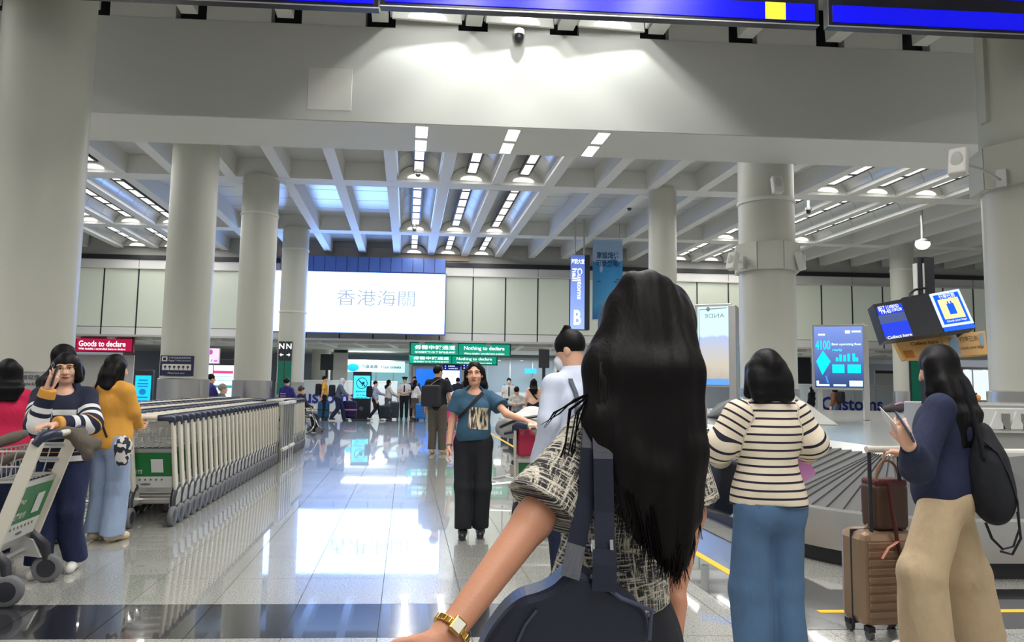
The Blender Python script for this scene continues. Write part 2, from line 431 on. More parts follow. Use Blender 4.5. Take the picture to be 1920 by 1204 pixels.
def human(label, loc, rz, H=1.65, vox=.014, male=False, top=None, bot=None, shoes=None, hair=None, skin=None, arms=None, legs=None,
          head=(0,0,0), lean=(0,0), pelvis=None, face=False, curl=None, group=None, seated=False, sides=None, name='person', bvox=None):
    """a clothed person facing +Y in local axes; every length below is for a 1.70 m figure and is scaled by H/1.7"""
    t = Th(name, label, 'person', loc, rz, group)
    s = H/1.7; skin = skin or SKIN; arms = arms or {}; legs = legs or {}; curl = curl or {}
    shw = .178 if male else .158; hpw = .09
    pz = np.array(pelvis if pelvis is not None else (0,0,.92)); dl = np.array((lean[0],lean[1],0))
    V = lambda x,y,z: (np.array((x,y,z),float))*s
    up = lambda x,y,z: (np.array((x,y,z),float)+(pz-np.array((0,0,.92)))+dl*np.clip((z-.92)/.5,0,1.3))*s
    J = {}
    for sd, sg in (('L',-1),('R',1)):
        sh = up(sg*shw,-.005,1.362)
        e, w_ = arms.get(sd, ((sg*(shw+.055),-.02,1.115),(sg*(shw+.075),.05,.87)))[:2]
        J['s'+sd] = sh; J['e'+sd] = V(*e); J['w'+sd] = V(*w_)
        hp = (pz+np.array((sg*hpw,0,-.02)))*s
        kn, an = legs.get(sd, ((sg*.1,.02,.48),(sg*.1,-.01,.085)))[:2]
        J['h'+sd] = hp; J['k'+sd] = V(*kn); J['a'+sd] = V(*an)
    neck0 = up(0,-.015,1.40); R = rotm(*head); hc = up(0,.01,1.575)
    hp_ = lambda x,y,z: hc+R@(np.array((x,y,z))*s)
    # ---- body: one continuous skin surface
    S = SD(); k = .05*s
    S.e(up(0,0,1.24), V(.135,.088,.17)*1.0, k=k); S.e(up(0,0,1.04), V(.118,.085,.16), k=k); S.e((pz+np.array((0,-.005,-.01)))*s, V(.142,.098,.13), k=k)
    S.c(up(0,-.01,1.37), J['sL'], .05*s, .036*s, k=.05*s); S.c(up(0,-.01,1.37), J['sR'], .05*s, .036*s, k=.05*s)
    S.c(neck0, hp_(0,-.012,-.05), .052*s if not male else .058*s, .046*s if not male else .054*s, k=.03*s)
    S.e(hp_(0,-.014,.03), np.array((.073,.092,.088))*s, k=.02, R=R); S.e(hp_(0,.022,-.04), np.array((.056,.062,.072))*s, k=.045*s, R=R)
    S.e(hp_(0,.058,-.088), np.array((.026,.022,.02))*s, k=.03*s, R=R)
    S.c(hp_(0,.088,.018), hp_(0,.108,-.026), .008*s, .0125*s, k=.018*s)
    for sg in (-1,1):
        S.e(hp_(sg*.075,-.01,-.005), np.array((.011,.022,.033))*s, k=.008*s, R=R)
        if face:
            S.e(hp_(sg*.016,.097,-.03), np.array((.009,.010,.008))*s, k=.008*s, R=R)
            S.e(hp_(sg*.036,.064,-.028), np.array((.022,.018,.02))*s, k=.025*s, R=R)
            S.e(hp_(sg*.033,.102,.012), np.array((.021,.017,.012))*s, k=.015*s, op='-', R=R)
            S.e(hp_(sg*.033,.075,.034), np.array((.028,.014,.008))*s, k=.015*s, R=R)
    if face: S.e(hp_(0,.083,-.058), np.array((.026,.014,.014))*s, k=.014*s, R=R)
    for sd, sg in (('L',-1),('R',1)):
        a, e, w_ = J['s'+sd], J['e'+sd], J['w'+sd]
        S.c(a, e, .037*s, .036*s, k=.03*s); S.c(e, w_, .038*s, .0245*s, k=.02*s)
        ar = arms.get(sd); dv = unit(w_-e); nv = np.array(ar[2],float) if ar and len(ar) > 2 else np.array((-sg*1.0,0.0,0.0))
        sv = np.array(ar[3],float) if ar and len(ar) > 3 else np.array((0,1.0,.2))
        if ar and len(ar) > 4: dv = unit(ar[4])
        hand(S, w_, dv, nv, sv, s, curl.get(sd,.32), rmin=.8*vox)
        h_, kn, an = J['h'+sd], J['k'+sd], J['a'+sd]
        S.c(h_, kn, .075*s, .05*s, k=.05*s); S.c(kn, an, .05*s, .033*s, k=.03*s)
        ty = unit((legs[sd][2] if sd in legs and len(legs[sd]) > 2 else (0,1,0)))
        S.c(an+V(0,0,-.045), an+ty*.13*s+V(0,0,-.055), .03*s, .022*s, k=.02*s)
    body = S.obj('body', skin, t, bvox or vox)
    # ---- shoes
    if shoes is not None:
        for sd in 'LR':
            an = J['a'+sd]; ty = unit((legs[sd][2] if sd in legs and len(legs[sd]) > 2 else (0,1,0)))
            S = SD(); S.c(an+V(0,0,-.03)-ty*.035*s, an+ty*.145*s+V(0,0,-.05), .042*s, .036*s, k=.02*s); S.c(an, an+V(0,0,-.04), .04*s, .044*s, k=.02*s)
            base = an[2]-.085*s
            S.clip((0,0,-1), -base)
            S.obj('shoe', shoes, t, max(vox*.8,.008))
    # ---- lower garment
    if bot:
        S = SD(); f = bot.get('loose',.012); wd = bot.get('wide',0.0)
        wz = bot.get('waist',1.03)
        pb = lambda x,y,z: (np.array((x,y,z))+(pz-np.array((0,0,.92))))*s
        S.e(pb(0,-.01,.92), V(.168+f,.118+f,.16), k=.06*s, u=('z',1,0))
        S.e(pb(0,0,1.03), V(.135+f,.1+f,.12), k=.06*s, u=('z',1,0))
        for sg in (-1,1): S.e(pb(sg*.075,-.05,.88), V(.085,.085,.1), k=.05*s)
        if bot.get('skirt'):
            zt = bot.get('hem',.45); S.c(pb(0,0,.9), V(0,0,zt), .13*s, bot['skirt']*s, k=.08*s, flat=True)
            S.clip((0,0,-1), -zt*s)
        else:
            for sd in 'LR':
                h_, kn, an = J['h'+sd], J['k'+sd], J['a'+sd]
                ed = an+unit(kn-an)*(bot.get('hem',.0))*s
                S.c(h_, kn, (.088+f)*s, (.062+f+wd*.6)*s, k=.05*s); S.c(kn, ed, (.062+f+wd*.6)*s, (.05+f+wd)*s, k=.03*s, flat=True)
        if not seated: S.clip((0,0,1), wz*s)
        S.obj(bot.get('name','trousers'), bot['mat'], t, vox, wr=bot.get('wr',.004), wseed=3, wf=bot.get('wf',22), ws=(1,1,.45))
    # ---- upper garment
    if top:
        S = SD(); f = top.get('loose',.015); hem = top.get('hem',.88); zu = ('z',1,0)
        k = .07*s
        S.e(up(0,0,1.255), V((.168 if male else .152)+f,.108+f,.165), k=k, u=zu); S.e(up(0,0,1.06), V(.138+f,.1+f,.2), k=k, u=zu)
        S.e(up(0,-.008,.93), V(.155+f*1.2+top.get('flare',0),.113+f*1.2+top.get('flare',0),.19), k=k, u=zu)
        if not male:
            for sg in (-1,1): S.e(up(sg*.07,.075,1.235), V(.07,.062,.075), k=.05*s, u=zu)
        if top.get('belly'): S.e(up(0,.06,1.02), V(.13,.1,.14), k=.08*s, u=zu)
        for q_ in 'LR': S.c(up(0,-.018,1.405), J['s'+q_], (.062+f*.3)*s, (.046+f*.4)*s, k=.04*s, u=zu)
        S.c(up(0,-.02,1.34), up(0,-.02,1.405), (.085)*s, (.066)*s, k=.05*s, u=zu)
        if top.get('collar'): S.c(up(0,-.02,1.40), up(0,-.012,1.475), (.074)*s, (.064)*s, k=.02*s, flat=True, u=zu)
        if top.get('hood'):
            S.e(up(0,-.085,1.39), V(.115,.05,.055), k=.03*s); S.c(up(-.08,-.02,1.42), up(.08,-.02,1.42), .045*s, k=.03*s)
        sl = top.get('sleeve','long'); sr = top.get('sr',(.050,.050,.046,.038))
        for sd in 'LR':
            a, e, w_ = J['s'+sd], J['e'+sd], J['w'+sd]; L1 = np.linalg.norm(e-a)
            if sl == 'short':
                fr = top.get('sfrac',.72); S.c(a, a+(e-a)*fr, (sr[0]+f*.6)*s, (sr[1]+f*.6+.008)*s, k=.035*s, flat=True, u=('t',1,2.0))
            elif sl == 'long':
                S.c(a, e, (sr[0]+f*.5)*s, (sr[1]+f*.5)*s, k=.04*s, u=('t',1,2.0))
                S.c(e, w_-unit(w_-e)*top.get('cuff',.005)*s, (sr[2]+f*.5)*s, (sr[3]+f*.35)*s, k=.03*s, flat=True, u=('t',1,2.0+L1))
        if top.get('vneck'): S.e(up(0,.06,1.42), V(*top['vneck']), k=.012*s, op='-')
        S.clip((0,0,-1), -hem*s-pz[2]*s+.92*s)
        g = S.obj(top.get('name','shirt'), top['mat'], t, top.get('vox',vox), wr=top.get('wr',.004), u=True, wf=top.get('wf',20), ws=top.get('ws',(1,1,.6)))
        t['_'] = 0; del t['_']
    # ---- hair
    if hair:
        S = SD(); st = hair['style']; L = hair.get('len',.3)
        cap = np.array((.083,.102,.098))*s
        S.e(hp_(0,-.018,.038), cap, k=.02*s, R=R)
        if st in ('bob','long'):
            for x in (-.062,-.03,0,.03,.062):
                S.c(hp_(x*1.05,-.03-.03*(1-abs(x)/.062),.03), hp_(x*1.2,-.055-.02*(1-abs(x)/.062),-L*.42), .042*s, .042*s, k=.03*s)
            if st == 'bob':
                for x in (-.07,-.035,0,.035,.07): S.c(hp_(x,-.05,-.02), hp_(x*1.12,-.066,-L), .045*s, .038*s, k=.03*s)
                for sg in (-1,1): S.c(hp_(sg*.072,.01,.03), hp_(sg*.085,.02,-L*.85), .028*s, .03*s, k=.03*s)
            else:
                z0 = hp_(0,-.05,-.1); dn = np.array((hair.get('dx',0),-.03,-1.0))
                bk = np.array((0,-1.0,0)) if hair.get('flatback') else -R[:,1]*np.array((1,1,0)); rt = R[:,0]*np.array((1,1,0))
                for x in (-.07,-.035,0,.035,.07):
                    p0 = z0+rt*x*1.15*s; p1 = hc+bk*(.135)*s+rt*x*1.25*s+dn*(L*.6)*s; p2 = hc+bk*.15*s+rt*x*1.0*s+dn*L*s
                    S.c(p0, p1, .042*s, .034*s, k=.03*s); S.c(p1, p2, .034*s, .016*s, k=.03*s)
                if hair.get('front'):
                    for sg in (-1,1):
                        S.c(hp_(sg*.078,.0,.02), hp_(sg*.092,.02,-.13), .026*s, .03*s, k=.025*s); S.c(hp_(sg*.092,.02,-.13), hp_(sg*.1,.03,-hair['front']), .03*s, .018*s, k=.02*s)
        elif st == 'pony':
            S.c(hp_(0,-.1,.0), hp_(0,-.15,-.06), .03*s, .035*s, k=.02*s); S.c(hp_(0,-.15,-.06), hp_(0,-.15,-L), .035*s, .012*s, k=.02*s)
        elif st == 'bun': S.e(hp_(0,-.115,.05), np.array((.045,.04,.045))*s, k=.02*s, R=R)
        elif st == 'scarf':
            S.c(hp_(0,-.04,-.02), hp_(0,-.05,-.14), .085*s, .095*s, k=.04*s)
        if hair.get('tuft'):
            for q in range(5): S.c(hp_(-.03+.015*q,-.02,.12), hp_(-.05+.02*q,-.05,.148), .018*s, .008*s, k=.02*s)
        if hair.get('side'):
            for sg in (-1,1): S.c(hp_(sg*.075,.03,.05), hp_(sg*.074,.02,-.0), .016*s, .012*s, k=.015*s)
        # opening for the face and, for short hair, the nape
        fr = hair.get('fringe',.055)
        S.e(hp_(0,.1,-.055), np.array((.066,.085,.055+fr))*s, k=.02*s, op='-', R=R)
        if st in ('short','pony','bun'):
            S.e(hp_(0,.02,-.085), np.array((.11,.12,.075))*s, k=.02*s, op='-', R=R)
        S.obj(hair.get('name','hair'), hair.get('mat',HAIR), t, hair.get('vox',max(.006,vox*.8)), wr=hair.get('wr',.0015), wf=60, ws=(1,1,.25))
    # ---- face
    if face:
        for sg in (-1,1):
            M = Matrix([list(r) for r in R])
            b = MB(); b.ell(hp_(sg*.032,.0795,.010), np.array((.0155,.007,.0062))*s, M=M); eye = b.build('eye', EYEW, t, True)
            b = MB(); b.ell(hp_(sg*.032,.0845,.0100), np.array((.0062,.004,.0058))*s, M=M); b.build('iris', EYED, eye, True)
            b = MB(); b.tube([hp_(sg*.014,.086,.011),hp_(sg*.024,.0885,.0165),hp_(sg*.036,.0875,.0165),hp_(sg*.050,.079,.011)], .0021*s, n=5); b.build('eyelash', EYED, t, True)
            b = MB(); b.tube([hp_(sg*.013,.093,.030),hp_(sg*.030,.0935,.0365),hp_(sg*.052,.081,.032)], [.0030*s,.0034*s,.0015*s], n=6); b.build('eyebrow', hair.get('mat',HAIR) if hair else HAIR, t, True)
        b = MB(); b.tube([hp_(-.025,.0885,-.058),hp_(-.008,.0985,-.0545),hp_(0,.099,-.056),hp_(.008,.0985,-.0545),hp_(.025,.0885,-.058)], [.002*s,.0045*s,.004*s,.0045*s,.002*s], n=6)
        b.tube([hp_(-.023,.088,-.0635),hp_(0,.0965,-.0665),hp_(.023,.088,-.0635)], [.002*s,.0055*s,.002*s], n=6)
        b.build('lips', LIP, t, True)
        b = MB(); b.tube([hp_(-.02,.093,-.060),hp_(0,.1005,-.0605),hp_(.02,.093,-.060)], .0016*s, n=5); b.build('mouth_opening', EYED, t, True)
    return t, J, hp_, up, s
# ================================================================= FLOOR
def granite(name, c0, c1, rough, coat, rand):
    if name in MT: return MT[name]
    m = mat(name, c0, rough, coat=coat); nt = m.node_tree; b = nt.nodes['Principled BSDF']
    tc = nt.nodes.new('ShaderNodeTexCoord'); gm = nt.nodes.new('ShaderNodeNewGeometry')
    n = nt.nodes.new('ShaderNodeTexNoise'); n.inputs['Scale'].default_value = 95; n.inputs['Detail'].default_value = 5; n.inputs['Roughness'].default_value = .75
    nt.links.new(gm.outputs['Position'], n.inputs['Vector'])
    rp = nt.nodes.new('ShaderNodeValToRGB'); rp.color_ramp.elements[0].position = .36; rp.color_ramp.elements[0].color = (*c1,1)
    rp.color_ramp.elements[1].position = .58; rp.color_ramp.elements[1].color = (*c0,1); nt.links.new(n.outputs['Fac'], rp.inputs[0])
    oi = nt.nodes.new('ShaderNodeObjectInfo'); mr = nt.nodes.new('ShaderNodeMapRange'); mr.inputs['To Min'].default_value = 1-rand; mr.inputs['To Max'].default_value = 1+rand
    hs = nt.nodes.new('ShaderNodeHueSaturation'); nt.links.new(oi.outputs['Random'], mr.inputs['Value']); nt.links.new(mr.outputs[0], hs.inputs['Value'])
    nt.links.new(rp.outputs[0], hs.inputs['Color']); nt.links.new(hs.outputs[0], b.inputs['Base Color'])
    b.inputs['Specular IOR Level'].default_value = 1.0; b.inputs['Metallic'].default_value = .12
    # slow polish waves
    n2 = nt.nodes.new('ShaderNodeTexNoise'); n2.inputs['Scale'].default_value = 3.0; nt.links.new(gm.outputs['Position'], n2.inputs['Vector'])
    bp = nt.nodes.new('ShaderNodeBump'); bp.inputs['Strength'].default_value = .05; bp.inputs['Distance'].default_value = .004
    nt.links.new(n2.outputs['Fac'], bp.inputs['Height']); nt.links.new(bp.outputs[0], b.inputs['Normal']); nt.links.new(bp.outputs[0], b.inputs['Coat Normal'])
    return m
GRAN = granite('polished_granite', (0.54,0.535,0.48), (0.16,0.16,0.15), .27, 1.0, .05)
GRAND = granite('black_granite', (0.030,0.031,0.034), (0.012,0.012,0.014), .16, 1.0, .25)
GROUT = mat('grout', (0.08,0.08,0.08), .8)
TW, TD, TY0, TYN = .516, .61, 4.72, 0
ya = TY0-3*TD; yb = TY0+10*TD
fl = MB()
def fq(b, a0, a1, y0, y1, z0, z1): # a slab piece running with the depth lines
    b.hexa([(A(a0,y0),y0,z0),(A(a1,y0),y0,z0),(A(a1,y1),y1,z0),(A(a0,y1),y1,z0),(A(a0,y0),y0,z1),(A(a1,y0),y0,z1),(A(a1,y1),y1,z1),(A(a0,y1),y1,z1)])
a_l = -1.555-SH*4.714-TW*9; NT = 20; a_r = a_l+TW*NT
fq(fl, -24, 30, -7, ya, -.2, 0); fq(fl, -24, 30, yb, 60, -.2, 0); fq(fl, -24, a_l, ya, yb, -.2, 0); fq(fl, a_r, 30, ya, yb, -.2, 0)
floor = fl.build('floor', GRAN, kind='structure')
g = MB(); fq(g, a_l, a_r, ya, yb, -.2, -.006); g.build('grout_bed', GROUT, floor)
# joints beyond the single tiles: thin dark strips let into the floor line
j = MB()
for i in range(-12, 34):
    a = a_l+TW*i
    j.add([(A(a-.002,yb),yb,.0006),(A(a+.002,yb),yb,.0006),(A(a+.002,29),29,.0006),(A(a-.002,29),29,.0006)], [(0,1,2,3)])
for i in range(11, 38):
    y = TY0+TD*i; j.add([(A(-12,y),y-.003,.0006),(A(14,y),y-.003,.0006),(A(14,y),y+.003,.0006),(A(-12,y),y+.003,.0006)], [(0,1,2,3)])
jo = j.build('tile_joint', GROUT, floor, kind='stuff')
tm = {}
for r in range(-3, 10):
    y0 = TY0+r*TD; y1 = y0+TD
    for i in range(NT):
        a0 = a_l+i*TW; g_ = .0022
        dark = (r == -1 and a0 < .9)
        b = MB(); ym = (y0+y1)/2
        if dark and a0+TW > .9: pass
        xs = []
        x00 = A(a0,ym)
        key = dark
        if key not in tm:
            q = []
            for z in (-.012, 0.0):
                for (aa, yy) in ((a0+g_,y0+g_),(a0+TW-g_,y0+g_),(a0+TW-g_,y1-g_),(a0+g_,y1-g_)): q.append((A(aa,yy)-x00, yy-ym, z))
            b.hexa(q); o = b.build('tile', GRAND if dark else GRAN, floor); tm[key] = o.data
        else:
            o = bpy.data.objects.new('tile', tm[key]); COL.objects.link(o); o.parent = floor
        o.location = (x00, ym, 0)
# black inlay border round the carousel with its yellow line
YEL = mat('yellow_line_paint', srgb(246,190,40), .5)
inl = MB()
fq(inl, 2.07, 2.96, 5.02, 29, 0, .002)
inl.hexa([(A(2.07,5.02),5.02,0),(A(2.07,4.2)+.0,4.2,0),(9.0,4.2,0),(9.0,5.02,0),(A(2.07,5.02),5.02,.002),(A(2.07,4.2),4.2,.002),(9.0,4.2,.002),(9.0,5.02,.002)])
inl.build('trim_1', GRAND, kind='structure')
yl = MB(); fq(yl, 2.425, 2.495, 4.50, 29, .002, .004); yl.box((5.7,4.53,.003), (6.9+.07,.055,.002)); yl.build('trim_2', YEL, kind='structure')
fb = MB(); fq(fb, -10, 2.6, 27.2, 27.75, 0, .002); fb.build('trim_3', GRAND, kind='structure')
# ================================================================= CEILING
ceil = MB()
ceil.box((3.5,27.0,7.55), (50,40.5,.3)); ceil.box((3.5,1.8,7.65), (50,16.0,.3))
ceiling = ceil.build('ceiling', CEILP, kind='structure')
RW = .15
def rib(k, y0, y1, z0, z1, w=RW):
    b = MB(); a = RIB0+BAY*k
    # the sides lean in a little towards the underside
    q = []
    for z, ww in ((z0,w*.88),(z1,w*1.15)):
        for (s_, y) in ((-1,y0),(1,y0),(1,y1),(-1,y1)): q.append((A(a,y)+s_*ww, y, z))
    b.hexa(q); b.build('rib', CEILP, ceiling)
ROWS = ((11.25,18.0),(18.55,24.1),(24.6,28.4))
KR = range(-13, 19)
for k in KR:
    for (y0, y1) in ROWS: rib(k, y0-.02, y1+.02, 6.5, 7.42)
    if -6 <= k <= 9: rib(k, -6, 9.98, 6.54, 7.5, .13)
for (y0, y1) in ((18.0,18.55),(24.1,24.6),(11.2,11.4)):
    b = MB(); b.box((3.0,(y0+y1)/2,6.96), (46,y1-y0,.92)); b.build('cross_rib', CEILP, ceiling)
VAULT = lambda k: k % 8 in (0,1,2)
pm = {}
LPAN = emat('lamp_diffuser', (1.0,0.985,0.95), 1.7, (.8,.8,.78))
LPATCH = emat('light_patch', (1.0,0.97,0.88), .95, (.8,.8,.76))  # emission that paints the bright patch on the vault ends
def flatpanels(k, y0, y1, z):
    n = max(2, round((y1-y0)/1.12)); d = (y1-y0)/n
    for i in range(n):
        ya_, yb_ = y0+i*d+.016, y0+(i+1)*d-.016; ym = (ya_+yb_)/2; key = ('f', round(d,3))
        x0 = ribx(k+.5, ym)
        if key not in pm:
            b = MB(); w_ = BAY/2-RW-.0
            q = []
            for zz in (0,.05):
                for (s_, y) in ((-1,ya_),(1,ya_),(1,yb_),(-1,yb_)): q.append((s_*w_+SH*(y-ym), y-ym, zz))
            b.hexa(q); o = b.build('ceiling_panel', PANEL, ceiling); pm[key] = o.data
        else:
            o = bpy.data.objects.new('ceiling_panel', pm[key]); COL.objects.link(o); o.parent = ceiling
        o.location = (x0, ym, z)
trio = {0:'first',1:'middle',2:'last'}
def vault(k, y0, y1, zs, zc, row, grp):
    n = max(2, round((y1-y0)/1.12)); d = (y1-y0)/n; w_ = BAY/2-RW-.02
    for i in range(n):
        ya_, yb_ = y0+i*d+.008, y0+(i+1)*d-.008; ym = (ya_+yb_)/2; key = ('v', round(d,3), round(zc-zs,2))
        if key not in pm:
            b = MB(); N = 12; vs = []
            for t_ in (0,.03):
                for y in (ya_, yb_):
                    for q in range(N+1):
                        a = math.pi*q/N; vs.append((-math.cos(a)*(w_+t_)+SH*(y-ym), y-ym, math.sin(a)*(zc-zs+t_)))
            m = N+1; fs = []
            for q in range(N): fs += [(q,q+m,q+m+1,q+1), (2*m+q,2*m+q+1,3*m+q+1,3*m+q)]
            fs += [(0,2*m,3*m,m), (N,m+N,3*m+N,2*m+N)]+[(q,q+1,2*m+q+1,2*m+q) for q in range(N)]+[(m+q,3*m+q,3*m+q+1,m+q+1) for q in range(N)]
            b.add(vs, fs); o = b.build('vault_panel', PANEL, ceiling, smooth=True); pm[key] = o.data
        else:
            o = bpy.data.objects.new('vault_panel', pm[key]); COL.objects.link(o); o.parent = ceiling
        o.location = (ribx(k+.5, ym), ym, zs)
    # strip luminaire under the crown
    ym = (y0+y1)/2; DL = .13 if zc < 7 else 0.0
    lab = None
    if row: lab = 'ceiling strip light in the %s vault of the %s trio, %s coffer row' % (trio[k%8], grp, row)
    t = Th('ceiling_light', lab, 'ceiling light', (ribx(k+.5,ym), ym, zc-.075-DL), math.atan(-SH), 'strip lights along the vaults')
    L = y1-y0-.25; m_ = max(2, round(L/.92)); dd = L/m_
    b = MB(); b.box((-.128,0,0), (.045,L,.06)); b.box((.128,0,0), (.045,L,.06)); b.box((0,0,.03), (.27,L,.012))
    for i in range(m_+1): b.box((0,-L/2+i*dd,0), (.24,.08,.06))
    b.build('frame', BLACK, t)
    for i in range(m_):
        y = -L/2+(i+.5)*dd; key = ('l', round(dd,3))
        if key not in pm:
            b = MB(); b.box((0,0,0), (.21,dd-.06,.02)); o = b.build('light_panel', LPAN, t); pm[key] = o.data
        else:
            o = bpy.data.objects.new('light_panel', pm[key]); COL.objects.link(o); o.parent = t
        o.location = (0, y, 0)
    # scoop: arched board that closes the far end, with a glowing half-round imitating a lamp's bright patch at its foot
    b = MB(); pts = []
    for q in range(13):
        a = math.pi*q/12; pts.append((-math.cos(a)*w_, L/2+.12-.0, -(zc-zs)+.075+DL+math.sin(a)*(zc-zs)-.03))
    b.prism(pts, (0,.04,0)); b.build('end_board', CEILP, t)
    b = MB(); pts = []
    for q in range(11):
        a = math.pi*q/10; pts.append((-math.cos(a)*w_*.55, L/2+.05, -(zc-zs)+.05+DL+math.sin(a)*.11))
    b.prism(pts, (0,.05,0)); b.build('end_light_patch', LPATCH, t)
rown = ('front','middle','back')
for k in KR:
    if k == KR[-1]: break
    grp = {-1:'left',0:'centre',1:'right'}.get(k//8, 'far right')
    for i, (y0, y1) in enumerate(ROWS):
        if VAULT(k) and -9 <= k < 16: vault(k, y0, y1, 6.60, 6.95, rown[i], grp)
        elif -10 < k < 16: flatpanels(k, y0, y1, 6.98)
    if -6 <= k < 9:
        if VAULT(k): vault(k, 2.4, 9.95, 6.6, 7.2, 'nearest', grp)
        else: flatpanels(k, 5.0, 9.95, 7.0)
# ---- the big cross beam
b = MB(); b.box((3.5,10.65,5.79), (50,1.2,1.42)); beam = b.build('beam', mat('beam_paint', (0.60,0.61,0.58), .5), kind='structure')
b = MB(); b.box((3.5,10.045,5.79), (50,.012,1.40)); b.build('face_sheet', mat('beam_face_grey', (0.52,0.53,0.50), .5), beam)  # thin sheet over the beam front, in a darker grey than the beam
b = MB(); b.box((0,0,0), (.62,.04,.62)); o = b.build('access_panel', WHITE, beam, bev=.006); o.location = P(619,168,10.05)
for k in range(-7, 10):
    x0, x1 = ribx(k,10.05)+.215, ribx(k+1,10.05)-.215
    b = MB(); b.box(((x0+x1)/2,10.14,6.95), (x1-x0,.18,.9)); b.build('spandrel', CEILP, beam)
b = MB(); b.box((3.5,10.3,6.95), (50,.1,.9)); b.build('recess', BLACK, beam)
for (u, v) in ((790,262),(955,267),(1115,274)):
    c = G(u, v, 5.075); n_ = {790:'left',955:'middle',1115:'right'}[u]
    t = Th('ceiling_light', 'pair of flush light panels under the beam, %s pair of three' % n_, 'ceiling light', (c.x,10.65,5.085), math.atan(-SH), 'light pairs in the beam soffit')
    for yy in (-.3,.3):
        b = MB(); b.box((0,yy,-.004), (.2,.5,.012)); b.build('frame', STEEL2, t)
        b = MB(); b.box((0,yy,-.012), (.172,.46,.008)); b.build('light_panel', LPAN, t)
# ================================================================= COLUMNS
COLM = mat('column_cladding', (0.50,0.50,0.435), .42)
def column(px, py, Y, r, top, base=1.38, rings=(), collar=None):
    c = P(px, py, Y); b = MB()
    b.lathe([(r,0),(r,top)], (0,0,0), 40); o = b.build('column', COLM, kind='structure', smooth=True); o.location = (c.x, Y, 0)
    b = MB(); b.lathe([(r+.03,0),(r+.03,base),(r+.0,base+.01)], (0,0,0), 40); b.build('base_cladding', STEEL, o, smooth=True)
    for z in rings:
        b = MB(); b.lathe([(r+.004,z-.03),(r+.02,z-.03),(r+.02,z+.03),(r+.004,z+.03)], (0,0,0), 40); b.build('collar_ring', WHITE, o, smooth=True)
    if collar:
        z0, z1, rc = collar
        for i in range(8):
            a0 = math.pi/4*i+.12; a1 = a0+math.pi/4-.02
            p = [(rc*math.cos(a),rc*math.sin(a)) for a in (a0,a1)]; q = [((r-.01)*math.cos(a),(r-.01)*math.sin(a)) for a in (a1,a0)]
            b = MB(); b.prism([(*v,z0) for v in p+q], (0,0,z1-z0)); b.build('collar_panel', COLM, o)
    return o
zat = lambda px, py, Y: P(px,py,Y).z
c1 = column(76, 300, 7.9, .44, 7.45, 1.45)
b = MB(); b.bar((.41,.05,0),(.41,.05,7.4),.03,.03); o = b.build('conduit', COLM, c1)
c2 = column(362, 400, 14.5, .44, 7.4, 1.42)
c3 = column(484, 480, 18.27, .44, 6.55, 1.42, rings=(zat(484,405,18.27),))
c4 = column(553, 500, 24.3, .43, 6.55, 1.40, rings=(zat(553,470,24.3),zat(553,586,24.3)))
c5 = column(1242, 430, 18.27, .36, 6.55, 1.4)
c6 = column(1436, 400, 11.9, .46, 7.4, 1.4, rings=(zat(1436,377,11.7),), collar=(zat(1436,507,11.6),zat(1436,455,11.6),.55))
c7 = column(1926, 400, 7.9, .45, 7.45, 1.4, collar=(zat(1900,345,7.6),zat(1900,266,7.6),.56))
c8 = column(1692, 540, 24.3, .38, 6.55, 1.4, rings=(zat(1692,508,24.3),))
b = MB(); b.box((-.47,.0,6.0), (.05,.12,2.9)); b.build('edge_trim', COLM, c7)
# ================================================================= BACK WALL WITH THE BIG SCREEN
b = MB(); b.box((3.5,28.9,5.3), (50,.5,4.4)); wall = b.build('wall_back', GREYP, kind='structure')
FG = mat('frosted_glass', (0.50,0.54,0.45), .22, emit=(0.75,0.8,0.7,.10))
LED = mat('white_ledge', (0.66,0.66,0.64), .5)
xl = P(122,560,28.5).x+1.333*.05
gp = gm = lp = None
for i in range(-6, 36):
    x = xl+i*1.3
    if x > 26: break
    if -7.9 < x+.65 < -1.2: 
        pass
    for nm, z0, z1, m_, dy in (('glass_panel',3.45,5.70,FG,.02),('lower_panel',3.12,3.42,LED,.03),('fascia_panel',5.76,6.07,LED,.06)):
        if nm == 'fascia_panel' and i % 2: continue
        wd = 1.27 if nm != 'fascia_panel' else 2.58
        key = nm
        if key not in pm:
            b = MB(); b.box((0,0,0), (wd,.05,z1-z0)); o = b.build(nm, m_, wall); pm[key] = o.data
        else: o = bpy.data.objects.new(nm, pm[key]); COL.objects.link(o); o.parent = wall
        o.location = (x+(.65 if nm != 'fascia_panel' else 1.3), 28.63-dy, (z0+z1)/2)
    if 'mul' not in pm:
        b = MB(); b.box((0,0,0), (.05,.08,2.6)); o = b.build('mullion', BLACK, wall); pm['mul'] = o.data
    else: o = bpy.data.objects.new('mullion', pm['mul']); COL.objects.link(o); o.parent = wall
    o.location = (x, 28.61, 4.42)
b = MB(); b.box((3.5,28.55,6.16), (50,.14,.17)); b.build('black_band', BLACK, wall)
b = MB(); b.box((3.5,28.52,5.73), (50,.12,.05)); b.build('ledge_rail', WHITE, wall)
b = MB(); b.box((3.5,28.45,3.09), (50,.34,.07)); b.build('sill_rail', GREYP, wall)
